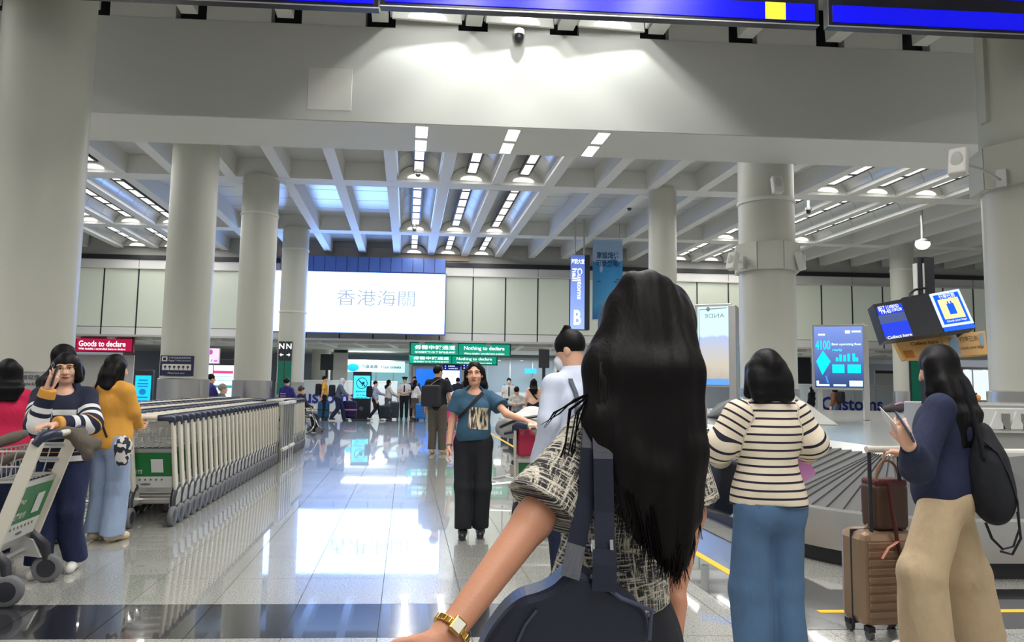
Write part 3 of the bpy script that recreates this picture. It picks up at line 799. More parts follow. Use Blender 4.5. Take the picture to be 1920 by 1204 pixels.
# screen wall
scx0, scx1 = P(513,560,27.95).x, P(834,560,27.95).x
zs0, zs1 = P(700,624,27.95).z, P(700,512,27.95).z
t = Th('advertising_screen', 'huge white lit screen with four dark characters on the back wall', 'screen', ((scx0+scx1)/2,27.95,zs0))
w_ = scx1-scx0; h_ = zs1-zs0
b = MB(); b.box((0,.15,h_/2), (w_+.1,.28,h_+.08)); b.build('housing', mat('screen_housing',(0.12,0.13,0.2),.4), t)
b = MB(); b.box((0,.32,h_/2), (w_*.8,.08,h_*.5)); b.build('wall_mount', DARK, t)
b = MB(); b.box((0,-.012,h_/2), (w_,.02,h_)); b.build('display', emat('screen_white', (0.22,0.42,1.0), 8.5, (.1,.1,.1)), t)
SCT = mat('screen_text', (0.10,0.12,0.16), .5, emit=(0.30,0.36,0.45,1.0))
for i, ch in enumerate('香港海關'):
    pass
text('香港海關', (.62,-.03,h_*.58), .62, SCT, t, width=3.0, bold=0)
text('Customs and Excise Department', (.55,-.03,h_*.36), .16, emat('screen_text_faint',(0.7,0.85,1.0),.85), t, width=4.2, bold=0)
t = Th('blue_panel_band', 'band of blue upright panels right above the white screen', 'wall panel', ((scx0+scx1)/2+.1,28.08,zs1+.06))
hb = P(700,483,28.0).z-zs1-.06; nb = 15
BLP = mat('blue_panel', srgb(78,104,170), .35, rand=.08)
for i in range(nb):
    b = MB(); b.box((-(w_-.2)/2+(i+.5)*(w_-.2)/nb,0,hb/2), ((w_-.2)/nb-.02,.3,hb)); b.build('panel', BLP, t)
b = MB(); b.box((0,.05,hb/2), (w_-.2,.25,hb-.02)); b.build('backing', BLACK, t)
WOOD = mat('warm_fascia', srgb(176,160,138), .5)
b = MB(); b.box(((scx0+scx1)/2+.4,28.6,6.55), (w_+1.0,.1,.45)); b.build('upper_fascia', WOOD, wall)
# ================================================================= HALL UNDER THE WALL
b = MB(); b.box((3.5,37.5,3.35), (50,17.6,.3)); sof = b.build('soffit', CEILP, kind='structure')
for k in range(-12, 18):
    x = ribx(k,32); b = MB(); b.box((x,30.6,3.13), (.2,3.8,.3)); b.build('rib', CEILP, sof)
for y in (29.4,32.5):
    b = MB(); b.box((3.5,y,3.11), (50,.35,.28)); b.build('cross_rib', CEILP, sof)
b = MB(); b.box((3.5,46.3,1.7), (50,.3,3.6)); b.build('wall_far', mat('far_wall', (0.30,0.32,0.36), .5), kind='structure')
for (x, y, e) in ((-12,33,150),(-4,33,150),(4,33,150),(13,33,180),(-6,41,170),(3,41,170),(15,41,200)):  # unseen fill lights added to brighten the hall under the soffit
    lamp('soffit_fill', 'AREA', (x,y,2.9), e, (.92,.97,1.0), shape='RECTANGLE', size=3.0, size_y=1.2)
for u, v in ((602,690),(1560,690)):
    c = P(u,v,40); b = MB(); b.lathe([(.5,0),(.5,3.2)], (0,0,0), 24); o = b.build('column', COLM, kind='structure', smooth=True); o.location = (c.x,40,0)
# ================================================================= SIGNS AND SCREENS
GRN = emat('green_sign', srgb(8,150,122), .85); GRND = mat('green_sign_edge', srgb(6,92,80), .5); REDS = emat('red_sign', srgb(176,14,66), .8)
NAVY = mat('navy_sign', srgb(14,22,66), .4); TXW = emat('sign_white', (0.85,0.97,1.0), 1.0)
def hang_sign(nm, label, px0, px1, py0, py1, Y, m, medge, fill, hang=True, gap=.0):
    """a lit box sign that hangs from the soffit; fill(t, w, h) writes on it"""
    a = P(px0,(py0+py1)/2,Y); c = P(px1,(py0+py1)/2,Y); z0 = P((px0+px1)/2,py1,Y).z; z1 = P((px0+px1)/2,py0,Y).z
    w_ = c.x-a.x; h_ = z1-z0
    t = Th(nm, label, 'sign', ((a.x+c.x)/2, Y, z0))
    b = MB(); b.box((0,.07,h_/2), (w_,.14,h_)); b.build('housing', medge, t, bev=.01)
    b = MB(); b.box((0,-.006,h_/2), (w_-.1,.012,h_-.08)); b.build('lit_panel', m, t)
    if hang:
        for s_ in (-1,1):
            b = MB(); b.bar((s_*(w_/2-.06),.07,h_),(s_*(w_/2-.06),.07,3.2-z0),.06,.06); b.build('hanger', DARK, t)
    fill(t, w_, h_); return t
def nothing(t, w_, h_):
    text('毋需申報通道', (-w_*.25,-.016,h_*.62), h_*.33, TXW, t, width=w_*.40)
    text('沒有應課稅/受管制物品申報', (-w_*.25,-.016,h_*.26), h_*.17, TXW, t, width=w_*.40)
    b = MB(); b.box((-w_*.02,-.014,h_/2), (.03,.01,h_-.1)); b.build('divider', GRND, t)
    text('Nothing to declare', (w_*.235,-.016,h_*.58), h_*.36, TXW, t, width=w_*.40)
    text('Without dutiable / controlled items to declare', (w_*.235,-.016,h_*.22), h_*.15, TXW, t, width=w_*.40)
hang_sign('customs_sign', 'green lit sign reading Nothing to declare, upper and larger of two', 768,958,643,668,29.2, GRN, GRND, nothing)
hang_sign('customs_sign', 'lower green Nothing to declare sign partly behind the teal shirt woman', 767,933,665.5,684,32.8, GRN, GRND, nothing)
def goods(t, w_, h_):
    text('申', (-w_*.42,-.016,h_*.55), h_*.45, TXW, t)
    text('Goods to declare', (w_*.09,-.016,h_*.58), h_*.4, TXW, t, width=w_*.62)
    text('With dutiable / controlled items to declare', (w_*.09,-.016,h_*.22), h_*.14, TXW, t, width=w_*.62)
    b = MB(); b.box((-w_*.25,-.014,h_/2), (.02,.01,h_-.1)); b.build('divider', mat('red_edge', srgb(110,8,40),.5), t)
hang_sign('customs_sign', 'red lit sign reading Goods to declare under the left wall', 108,250,633,660,29.0, REDS, mat('red_edge', srgb(110,8,40),.5), goods)
# vertical customs hall sign and hanging banner
c = P(1084,618,23.4); z1 = P(1087,478,23.4).z; w_ = P(1098,560,23.4).x-P(1071,560,23.4).x; h_ = z1-c.z
t = Th('customs_hall_sign', 'tall blue lit sign reading Customs hall B hanging above the crowd', 'sign', (c.x,23.4,c.z))
b = MB(); b.box((.0+.09,.2,h_/2), (w_+.1,.38,h_)); b.build('housing', DARK, t)
BLS = emat('blue_lit_sign', srgb(92,120,214), 1.0)
mm = mat('blue_lit_sign_fade', (.1,.15,.4), .3, emit=(.3,.4,.9,1)); nt = mm.node_tree; tc = nt.nodes.new('ShaderNodeTexCoord'); sx = nt.nodes.new('ShaderNodeSeparateXYZ'); rp = nt.nodes.new('ShaderNodeValToRGB')
nt.links.new(tc.outputs['Generated'], sx.inputs[0]); nt.links.new(sx.outputs['Z'], rp.inputs[0]); nt.links.new(rp.outputs[0], nt.nodes['Principled BSDF'].inputs['Emission Color'])
rp.color_ramp.elements[0].color = (*srgb(150,178,250),1); rp.color_ramp.elements[1].color = (*srgb(64,84,160),1)
b = MB(); b.box((-.03,-.006,h_/2), (w_-.01,.012,h_-.02)); b.build('lit_panel', mm, t)
text('海關大堂', (-.03,-.018,h_*.91), .17, SIGNW, t, width=w_*.92)
text('Customs', (.04,-.018,h_*.61), .16, SIGNW, t, right=(0,0,-1), up=(1,0,0), width=h_*.42)
text('hall', (-.13,-.018,h_*.73), .16, SIGNW, t, right=(0,0,-1), up=(1,0,0), width=h_*.17)
text('B', (-.03,-.018,h_*.16), h_*.2, SIGNW, t, width=w_*.5)
for s_ in (-.1,.2):
    b = MB(); b.cyl((s_,.13,h_),(s_,.13,6.98-c.z),.03); b.build('hanger', GREYP, t)
c = P(1139,600,23.9); zt = P(1139,449,23.9).z; w_ = P(1167,500,23.9).x-P(1111,500,23.9).x; h_ = zt-c.z
t = Th('hanging_banner', 'light blue printed banner hanging beside the tall blue sign', 'banner', (c.x,23.9,c.z))
mm = mat('banner_print', (.2,.4,.7), .6); nt = mm.node_tree; tc = nt.nodes.new('ShaderNodeTexCoord'); sx = nt.nodes.new('ShaderNodeSeparateXYZ'); rp = nt.nodes.new('ShaderNodeValToRGB'); nz = nt.nodes.new('ShaderNodeTexNoise')
nz.inputs['Scale'].default_value = 2.2; mx = nt.nodes.new('ShaderNodeMath'); mx.operation = 'MULTIPLY_ADD'; mx.inputs[1].default_value = .55
nt.links.new(tc.outputs['Generated'], sx.inputs[0]); nt.links.new(tc.outputs['Generated'], nz.inputs['Vector']); nt.links.new(nz.outputs['Fac'], mx.inputs[0]); nt.links.new(sx.outputs['Z'], mx.inputs[2]); nt.links.new(mx.outputs[0], rp.inputs[0])
for i, (p_, c_) in enumerate(((.3,srgb(10,104,170)),(.62,srgb(70,150,200)),(.85,srgb(150,176,212)),(1.1,srgb(150,180,215)),(1.3,srgb(36,130,190)))):
    e = rp.color_ramp.elements[0] if i == 0 else (rp.color_ramp.elements[1] if i == 1 else rp.color_ramp.elements.new(.5))
    e.position = min(1,p_/1.4); e.color = (*c_,1)
nt.links.new(rp.outputs[0], nt.nodes['Principled BSDF'].inputs['Base Color'])
b = MB(); b.box((0,0,h_/2), (w_,.012,h_)); b.build('fabric', mm, t)
b = MB(); b.cyl((-w_/2-.03,0,h_),(w_/2+.03,0,h_),.025); b.build('top_rod', WHITE, t); b = MB(); b.cyl((-w_/2-.03,0,0),(w_/2+.03,0,0),.02); b.build('bottom_rod', WHITE, t)
BT = mat('banner_text', srgb(16,60,110), .6)
text('家姐細佬', (0,-.012,h_*.80), h_*.085, BT, t, width=w_*.74); text('可愛登場!', (0,-.012,h_*.70), h_*.085, BT, t, width=w_*.78)
for (x, z) in ((-.22,.475),(.2,.47),(.26,.5)):
    b = MB(); b.ell((x*w_*1.3,-.01,h_*z), (.07,.004,.018)); b.build('print', BT, t)
for s_ in (-1,1):
    b = MB(); b.cyl((s_*w_*.4,0,h_),(s_*w_*.4,0,6.98-c.z),.012, n=6); b.build('hanger', GREYP, t)
# column guide sign (green, arrows)
o = c4.location; r = .45
t = Th('column_sign', 'green upright sign with letter N and arrows on the column beside trolleys', 'sign', (o.x, o.y-.46, 0))
z0 = 1.0; z1 = P(538,640,23.8).z
for s_, ar in ((-1,-1),(1,1)):
    x = s_*.115-.08
    b = MB(); b.box((x,0,(z0+z1)/2), (.2,.04,z1-z0)); b.build('sign_board', mat('green_board', srgb(4,108,84), .4), t)
    b = MB(); b.box((x,-.022,z1-.32), (.2,.01,.62)); b.build('header', DARK, t)
    text('N', (x,-.03,z1-.16), .18, SIGNW, t)
    b = MB(); y = -.03; zc = z1-.44
    b.add([(x+ar*.06,y,zc),(x,y,zc+.06),(x,y,zc-.06)], [(0,1,2)]); b.box((x-ar*.03,y,zc), (.07,.002,.035)); b.build('arrow', SIGNW, t)
o = c8.location
t = Th('column_sign', 'plain green upright sign on the column behind the navy sweatshirt woman', 'sign', (o.x+.12, o.y-.42, 0))
b = MB(); b.box((0,0,1.5), (.36,.04,1.9)); b.build('sign_board', mat('green_board', srgb(4,108,84), .4), t); b = MB(); b.box((-.2,.02,1.5), (.04,.06,1.94)); b.build('edge', DARK, t)
# navy trolley notice on the near left column
cx = c2.location; w_ = .62; za, zb = P(333,705,14.05).z, P(333,667,14.05).z
cc = P(332,686,14.04)
t = Th('notice_board', 'navy notice board with white pictogram strip on left column', 'notice', (cc.x,14.04,za)); h_ = zb-za
b = MB(); b.box((0,.0,h_/2), (w_,.03,h_)); b.build('board', NAVY, t, bev=.004)
b = MB(); b.box((0,-.018,h_*.43), (w_*.86,.008,h_*.3)); b.build('picture_strip', WHITE, t)
for i in range(6):
    b = MB(); x = -w_*.34+i*w_*.135; b.ell((x,-.024,h_*.45), (.024,.003,.022)); b.box((x,-.024,h_*.36), (.012,.003,.04)); b.build('pictogram', DARK, t)
b = MB(); b.box((-w_*.37,-.018,h_*.83), (.1,.006,h_*.24)); b.build('icon', WHITE, t); b = MB(); b.box((-w_*.37,-.023,h_*.83), (.05,.004,.05)); b.build('icon_mark', NAVY, t)
text('行李手推車使用須知', (w_*.08,-.02,h_*.89), h_*.1, WHITE, t, width=w_*.66, bold=0); text('Baggage Trolley Instructions', (w_*.08,-.02,h_*.75), h_*.1, WHITE, t, width=w_*.66, bold=0)
text('Please keep clear', (0,-.02,h_*.13), h_*.1, WHITE, t, width=w_*.5, bold=0)
b = MB(); b.box((0,0,-.03), (w_,.05,.03)); b.build('ledge', STEEL2, t)
# no-smoking lettering etched on the big left column's cladding
t = Th('etched_notice', 'grey etched no smoking notice on metal foot of the big left column', 'notice', (P(52,735,7.42).x,7.415,1.30))
b = MB(); b.box((0,0,.05), (.42,.01,.17)); b.build('plate', mat('etched_metal',(.42,.42,.4),.4,metal=.6), t)
text('不准吸煙', (0,-.008,.095), .05, DARK, t, bold=0); text('No smoking', (0,-.008,.025), .045, DARK, t, bold=0)
# ---- free-standing lit kiosks
def kiosk(label, px, pyb, pyt, Y, w_, face, fill, body=DARK, zb=.75, rz=0):
    c = P(px,pyb,Y); h_ = P(px,pyt,Y).z
    t = Th('information_kiosk', label, 'kiosk', (c.x,Y,0), rz)
    b = MB(); b.box((0,0,h_/2), (w_,.16,h_)); b.box((0,0,.03), (w_+.06,.4,.06)); b.build('body', body, t, bev=.01)
    b = MB(); b.box((0,-.086,(zb+h_-.16)/2), (w_-.07,.012,h_-.16-zb)); b.build('display', face, t)
    fill(t, w_, h_, zb); return t
CY = emat('cyan_display', srgb(70,214,246), 1.15)
def notrol(t, w_, h_, zb):
    z = h_-.16-.3; d = mat('display_ink', (.03,.05,.12), .5)
    b = MB(); b.tube([(.21*math.cos(a),-.097,z+.21*math.sin(a)) for a in np.linspace(0,2*math.pi,28)[:-1]], .014, n=5, closed=True); b.bar((-.15,-.097,z+.15),(.15,-.097,z-.15),.012,.03); b.build('ban_symbol', d, t)
    b = MB(); b.bar((-.11,-.097,z+.09),(.02,-.097,z-.06),.006,.022); b.bar((.0,-.097,z-.06),(.12,-.097,z-.06),.006,.02); b.box((.06,-.097,z+.01), (.09,.006,.09)); b.ell((.02,-.097,z-.1), (.025,.004,.025)); b.ell((.11,-.097,z-.1), (.025,.004,.025)); b.build('trolley_symbol', d, t)
    text('請勿使用手推車', (0,-.096,z-.34), .07, d, t, width=.46); text('No trolleys', (0,-.096,z-.48), .06, d, t, width=.4); text('beyond this point', (0,-.096,z-.58), .06, d, t, width=.44)
    b = MB(); b.lathe([(.085,-.004),(.085,.004)], (0,-.085,.4), 20, axis='Y'); b.build('emblem', mat('emblem_grey',(.1,.11,.16),.4), t)
kiosk('dark kiosk with cyan no trolleys screen in the middle of the hall', 677,785,697,29.3,.72, CY, notrol, zb=.80)
def lefty(t, w_, h_, zb):
    d = emat('cyan_ink', srgb(20,120,190), .8)
    for i, (z, w2) in enumerate(((.12,.5),(.22,.6),(.3,.55),(.62,.6),(.72,.5),(.82,.55))):
        b = MB(); b.box((0,-.095,h_-.18-z), (w_*w2,.004,.035)); b.build('text_bar', d, t)
    b = MB(); b.ell((0,-.095,h_-.18-.46), (.1,.004,.09)); b.build('picture', d, t)
kiosk('dark kiosk with cyan screen behind the mustard hoodie woman', 267,780,694,22.0,.52, emat('cyan_display2', srgb(24,190,232), 1.0), lefty, zb=.78)
def poster(t, w_, h_, zb):
    top = h_-.2; pk = emat('pink_ink', srgb(220,70,140), .8); tl = emat('teal_ink', srgb(40,170,170), .8); g_ = emat('grey_ink', srgb(150,190,205), .8)
    for z, m_, ww, hh in ((.14,pk,.62,.075),(.52,tl,.62,.075),(.26,g_,.6,.015),(.31,g_,.5,.015),(.36,g_,.58,.015),(.64,g_,.6,.015),(.69,g_,.55,.015),(.74,g_,.6,.015),(.84,g_,.4,.015)):
        b = MB(); b.box((.0,-.095,top-z), (w_*ww,.004,hh)); b.build('text_bar', m_, t)
kiosk('dark kiosk with a bright white poster between the two left columns', 417,760,674,19.6,.86, emat('poster_white', (0.82,0.97,1.0), 1.15), poster, zb=.98)
c = P(400,667,17.0); t = Th('pink_poster', 'small pink lit poster panel beside left column above the attendant', 'poster', (c.x,17.0,P(400,682,17).z))
h_ = P(400,653,17).z-P(400,682,17).z
b = MB(); b.box((0,.03,h_/2), (.27,.05,h_)); b.build('housing', WHITE, t)
b = MB(); b.box((0,-.002,h_/2), (.25,.01,h_-.02)); b.build('display', emat('pink_display', srgb(250,200,240), 1.0), t)
b = MB(); b.ell((-.06,-.009,h_*.75), (.05,.002,.06)); b.box((.06,-.009,h_*.18), (.08,.003,.03)); b.box((-.03,-.009,h_*.2), (.02,.003,.05)); b.build('print', emat('pink_print', srgb(190,90,170), .8), t)
b = MB(); b.cyl((0,.05,-c.z if False else -P(400,682,17).z),(0,.05,.02),.012); b.build('pole', GREYP, t)
# ---- flight information boards overhead
FB = emat('fids_blue', srgb(4,4,214), .95); FD = mat('fids_dark', (0.010,0.010,0.02), .25)
def board(label, px0, px1, py0, py1, Y, yellow=None):
    a, c = P(px0,py0,Y), P(px1,py1,Y); zb_ = (a.z+c.z)/2; w_ = c.x-a.x; h_ = 1.3
    t = Th('flight_board', label, 'display board', ((a.x+c.x)/2,Y,zb_))
    b = MB(); b.box((0,.05,h_/2), (w_,.10,h_)); b.build('frame', FD, t, bev=.006)
    b = MB(); b.box((0,.0,.006), (w_,.012,.010)); b.build('bottom_rail', STEEL2, t)
    for i in range(4):
        z = .135+i*.33
        b = MB(); b.box((0,-.006,z), (w_-.10,.012,.18)); b.build('row', FB, t)
        if yellow is not None:
            b = MB(); b.box((yellow-(a.x+c.x)/2,-.011,z+(.0 if i == 0 else 0)), (.21,.012,.178)); b.build('yellow_cell', emat('fids_yellow', srgb(255,226,60), 1.0), t)
    for s_ in (-.35,.35):
        b = MB(); b.cyl((s_*w_,.05,h_),(s_*w_,.05,6.9-zb_+.6),.03); b.build('hanger', GREYP, t)
yx = P(1453,20,6.9).x
board('long flight board with a yellow cell hanging top centre', 712,1536,13,47,6.9, yx)
board('flight board with blue rows hanging at the top right above the column', 1553,2080,50,72,6.9)
board('flight board whose lower edge just shows at the top left', -100,710,-16,12,6.9)
# ---- stands with lit displays on the carousel deck
DK = .87
def deck_stand(label, px0, px1, pyt, pyb, Y, rz, face, fill, dp=.25):
    a, c = P(px0,(pyt+pyb)/2,Y), P(px1,(pyt+pyb)/2,Y); z0, z1 = P(px1,pyb,Y).z, P(px1,pyt,Y).z; w_ = (c.x-a.x)/math.cos(rz)
    t = Th('display_stand', label, 'display', ((a.x+c.x)/2,Y+.1,DK), rz); h0, h1 = z0-DK, z1-DK
    b = MB(); b.box((0,dp/2,(h0+h1)/2), (w_+.05,dp,h1-h0+.05)); b.build('light_box', STEEL2, t, bev=.01)
    b = MB(); b.box((0,-.006,(h0+h1)/2), (w_-.03,.012,h1-h0-.03)); b.build('display', face, t)
    b = MB(); b.box((w_/2+.03,dp/2,h1/2), (.09,dp+.04,h1)); b.build('post', STEEL2, t, bev=.006)
    b = MB(); b.box((-w_*.38,dp/2,h0/2), (.08,.12,h0)); b.build('leg', STEEL2, t)
    fill(t, w_, h0, h1); return t
def hae(t, w_, h0, h1):
    h_ = h1-h0; cyn = emat('cyan_chart', srgb(0,230,250), 1.0); wh = emat('chart_white', srgb(215,240,255), 1.0); X = lambda u: -w_/2+u*w_; Z = lambda v: h1-v*h_
    text('4100', (X(.19),-.016,Z(.31)), h_*.15, cyn, t, width=w_*.30)
    text('Best operating fleet', (X(.66),-.016,Z(.30)), h_*.05, wh, t, width=w_*.58); text('ready', (X(.48),-.016,Z(.39)), h_*.055, cyn, t, width=w_*.2)
    b = MB(); b.add([(X(.19),-.016,Z(.40)),(X(.34),-.016,Z(.57)),(X(.17),-.016,Z(.79)),(X(.05),-.016,Z(.57))], [(0,3,2,1)]); b.build('chart', cyn, t)
    b = MB()
    for i, u in enumerate((.47,.54,.62,.70,.80,.86)): b.box((X(u),-.016,Z(.57)+[.03,.055,.05,.06,.062,.03][i]*h_), (.05*w_,.004,[.06,.11,.1,.12,.124,.06][i]*h_))
    for (u, ww) in ((.49,.24),(.80,.26)): b.box((X(u),-.016,Z(.70)), (ww*w_,.004,.11*h_)); b.box((X(u),-.016,Z(.63)), (ww*w_,.004,.02*h_))
    b.build('chart', cyn, t)
    b = MB(); b.box((X(.07),-.016,Z(.92)), (.05*w_,.004,.08*h_)); b.box((X(.18),-.016,Z(.95)), (.25*w_,.004,.03*h_)); b.box((X(.51),-.016,Z(.95)), (.25*w_,.004,.03*h_)); b.box((X(.83),-.016,Z(.92)), (.26*w_,.004,.09*h_)); b.box((X(.69),-.016,Z(.10)), (.1*w_,.004,.05*h_)); b.box((X(.86),-.016,Z(.095)), (.18*w_,.004,.03*h_)); b.box((X(.17),-.016,Z(.14)), (.14*w_,.004,.03*h_)); b.build('print', wh, t)
    b = MB(); b.bar((X(.22),-.016,Z(.9)),(X(.30),-.016,Z(.74)),.03,.004); b.bar((X(.28),-.016,Z(.92)),(X(.24),-.016,Z(.8)),.03,.004); b.build('figure_mark', emat('chart_blue', srgb(70,130,220), 1.0), t)
mm = mat('display_navy_fade', (.02,.03,.08), .2, emit=(.1,.2,.5,1)); nt = mm.node_tree; tc = nt.nodes.new('ShaderNodeTexCoord'); sx = nt.nodes.new('ShaderNodeSeparateXYZ'); rp = nt.nodes.new('ShaderNodeValToRGB')
nt.links.new(tc.outputs['Generated'], sx.inputs[0]); nt.links.new(sx.outputs['Z'], rp.inputs[0]); nt.links.new(rp.outputs[0], nt.nodes['Principled BSDF'].inputs['Emission Color'])
rp.color_ramp.elements[0].color = (*srgb(30,60,110),1); rp.color_ramp.elements[1].color = (*srgb(128,152,226),1)
deck_stand('lit display reading 4100 with cyan chart on the carousel deck', 1539,1616,611,729,12.6,math.radians(-24), mm, hae)
def ander(t, w_, h0, h1):
    h_ = h1-h0; g_ = mat('thin_grey_ink', (.25,.3,.32), .5)
    text('ANDE', (w_*.05,-.016,h1-h_*.13), h_*.05, g_, t, right=(-1,0,0), width=w_*.6, bold=0)
    b = MB(); b.bar((-w_*.42,-.016,h1-h_*.05),(w_*.42,-.016,h1-h_*.035),.006,.012); b.bar((-w_*.42,-.016,h1-h_*.06),(-w_*.42,-.016,h0+h_*.1),.006,.014); b.ell((-.06,-.016,h1-h_*.045), (.025,.003,.03)); b.build('print', g_, t)
    b = MB(); b.box((0,-.014,h0+h_*.05), (w_-.04,.004,h_*.075)); b.build('print', emat('blue_strip', srgb(92,150,235), .9), t)
mm = mat('display_beige_fade', (.1,.1,.1), .2, emit=(.5,.5,.5,1)); nt = mm.node_tree; tc = nt.nodes.new('ShaderNodeTexCoord'); sx = nt.nodes.new('ShaderNodeSeparateXYZ'); rp = nt.nodes.new('ShaderNodeValToRGB'); nz = nt.nodes.new('ShaderNodeTexNoise'); nz.inputs['Scale'].default_value = 3.5
mu = nt.nodes.new('ShaderNodeMath'); mu.operation = 'MULTIPLY_ADD'; mu.inputs[1].default_value = .12
nt.links.new(tc.outputs['Generated'], sx.inputs[0]); nt.links.new(tc.outputs['Generated'], nz.inputs['Vector']); nt.links.new(nz.outputs['Fac'], mu.inputs[0]); nt.links.new(sx.outputs['Z'], mu.inputs[2]); nt.links.new(mu.outputs[0], rp.inputs[0]); nt.links.new(rp.outputs[0], nt.nodes['Principled BSDF'].inputs['Emission Color'])
for i, (p_, c_) in enumerate(((.05,srgb(160,150,140)),(.3,srgb(196,186,168)),(.5,srgb(186,188,196)),(.66,srgb(168,186,226)),(.70,srgb(205,250,255)),(1.0,srgb(205,250,255)))):
    e = rp.color_ramp.elements[0] if i == 0 else (rp.color_ramp.elements[1] if i == 1 else rp.color_ramp.elements.new(p_)); e.position = p_; e.color = (*c_,1)
deck_stand('tall lit display with pale blue top standing left of the wide column', 1316,1369,572,724,9.0,math.radians(-28), mm, ander, dp=.3)
# ---- cluster of baggage monitors on a mast
Ym = 6.75; c = P(1774,600,Ym); t = Th('baggage_monitor', 'angled row of three baggage monitors on a dark mast over the carousel', 'monitor', (c.x,Ym+.25,DK), math.radians(10))
b = MB(); b.box((-.03,0,.9), (.12,.1,1.95)); b.box((-.12,.0,1.45), (.05,.06,.85)); b.build('mast', DARK, t)
b = MB(); b.box((-.155,-.0,1.5), (.012,.05,.62)); b.box((-.085,-.04,1.5), (.018,.02,.62)); b.build('mast_trim', WHITE, t)
def on(px, py): 
    p = t.matrix_basis.inverted()@P(px,py,Ym); return p
q = [P(1637,571,Ym-.08),P(1660,639,Ym-.2),P(1830,615,Ym-.2),P(1797,541,Ym-.08)]
q = [t.matrix_basis.inverted()@v for v in q]; TL, BL, BR, TR = q
n = (TR-TL).cross(BL-TL).normalized()
if n.y > 0: n = -n
def sq(u, v, o=0): 
    a = TL+(TR-TL)*u; d_ = BL+(BR-BL)*u; return a+(d_-a)*v+n*o
def plate(b, u0, u1, v0, v1, o0, o1, mi=0):
    b.hexa([sq(u0,v1,o0),sq(u1,v1,o0),sq(u1,v0,o0),sq(u0,v0,o0),sq(u0,v1,o1),sq(u1,v1,o1),sq(u1,v0,o1),sq(u0,v0,o1)], mi)
for i, (u0, u1) in enumerate(((0,.31),(.315,.645),(.65,1.0))):
    b = MB(); plate(b, u0, u1, 0, 1, -.12, 0); mon = b.build('monitor_unit', DARK, t)
    if i == 0:
        b = MB(); plate(b, u0+.02, u1, .10, .33, 0, .004); plate(b, u0+.01, u1, .56, .9, 0, .004); b.build('screen_band', emat('monitor_blue', srgb(30,56,196), 1.0), mon)
        b = MB(); plate(b, u0+.01, u1, .33, .56, 0, .003); plate(b, u0+.01, u1, .9, .98, 0, .004); b.build('screen_band', emat('monitor_slate', srgb(70,84,130), .8), mon)
        lw = emat('monitor_white', srgb(210,216,250), 1.0); r_ = (sq(1,.5)-sq(0,.5)).normalized(); u_ = (sq(.5,0)-sq(.5,1)).normalized()
        text('BELT 11', sq(.09,.16,.009), .05, lw, mon, right=r_, up=u_, width=.1); text('ARRIVED', sq(.21,.15,.009), .035, lw, mon, right=r_, up=u_, width=.1)
        text('19:45', sq(.11,.26,.009), .035, lw, mon, right=r_, up=u_, width=.1); text('行李已到', sq(.23,.25,.009), .035, lw, mon, right=r_, up=u_, width=.1); text('Collect here', sq(.16,.94,.009), .03, lw, mon, right=r_, up=u_, width=.24)
    if i == 2:
        b = MB(); plate(b, u0, u1, .01, .88, 0, .004); b.build('screen_border', emat('monitor_pale', srgb(196,214,255), 1.0), mon)
        b = MB(); plate(b, u0+.03, u1-.03, .07, .82, .004, .007); plate(b, u0+.005, u1-.005, .89, .99, .0, .005); b.build('screen_field', emat('monitor_azure', srgb(10,84,224), 1.0), mon)
        b = MB(); plate(b, u0+.06, u1-.06, .2, .7, .007, .010); b.build('screen_card', emat('monitor_sand', srgb(240,218,150), 1.0), mon)
        b = MB(); plate(b, u0+.135, u1-.135, .33, .6, .010, .013); plate(b, u0+.15, u0+.165, .27, .34, .010, .013); plate(b, u1-.165, u1-.15, .27, .34, .010, .013); b.build('bag_symbol', emat('monitor_azure', srgb(10,84,224), 1.0), mon)
        r_ = (sq(1,.5)-sq(0,.5)).normalized(); u_ = (sq(.5,0)-sq(.5,1)).normalized()
        text('Check your bags', sq(u0+.175,.76,.012), .025, lw, mon, right=r_, up=u_, width=.2); text('行李已到', sq(u0+.175,.135,.012), .05, lw, mon, right=r_, up=u_, width=.16)
b = MB(); b.hexa([sq(1.0,.95,-.3),sq(1.0,.95,-.02),sq(1.0,.05,-.02),sq(1.0,.05,-.3),sq(1.12,.62,-.3),sq(1.1,.62,-.12),sq(1.08,.1,-.12),sq(1.08,.1,-.3)]); b.build('side_monitor', DARK, t)
b = MB(); b.tube([sq(.5,-.02,-.1),sq(.52,-.18,-.1),sq(.6,-.26,-.1),sq(.72,-.25,-.1)], .012, n=6); b.build('cable', BLACK, t)
b = MB(); b.hexa([sq(.42,.02,-.25),sq(.8,.02,-.25),sq(.8,.02,-.1),sq(.42,.02,-.1),sq(.42,-.12,-.25),sq(.8,-.12,-.25),sq(.8,-.12,-.1),sq(.42,-.12,-.1)]); b.build('bracket', BLACK, t)
TAN = mat('tan_print', srgb(208,164,98), .55); 
q = [t.matrix_basis.inverted()@P(u,v,Ym+dy) for (u,v,dy) in ((1678,640,.12),(1695,674,.05),(1852,664,.1),(1847,620,.16))]; TL, BL, BR, TR = q
n = (TR-TL).cross(BL-TL).normalized()
if n.y > 0: n = -n
mid = .5; b = MB(); plate(b, 0, .5, 0, 1, -.05, 0); board_ = b.build('printed_board', TAN, t); b = MB(); plate(b, .505, 1, 0, 1, -.05, 0); b.build('printed_board', TAN, t)
dk = mat('tan_ink', srgb(110,74,40), .5); r_ = (sq(1,.5)-sq(0,.5)).normalized(); u_ = (sq(.5,0)-sq(.5,1)).normalized()
text('Collect here', sq(.3,.25,.004), .035, dk, board_, right=r_, up=u_, width=.3); text('行李已到', sq(.8,.28,.004), .06, dk, board_, right=r_, up=u_, width=.2); text('Check your bags', sq(.82,.68,.004), .04, dk, board_, right=r_, up=u_, width=.26)
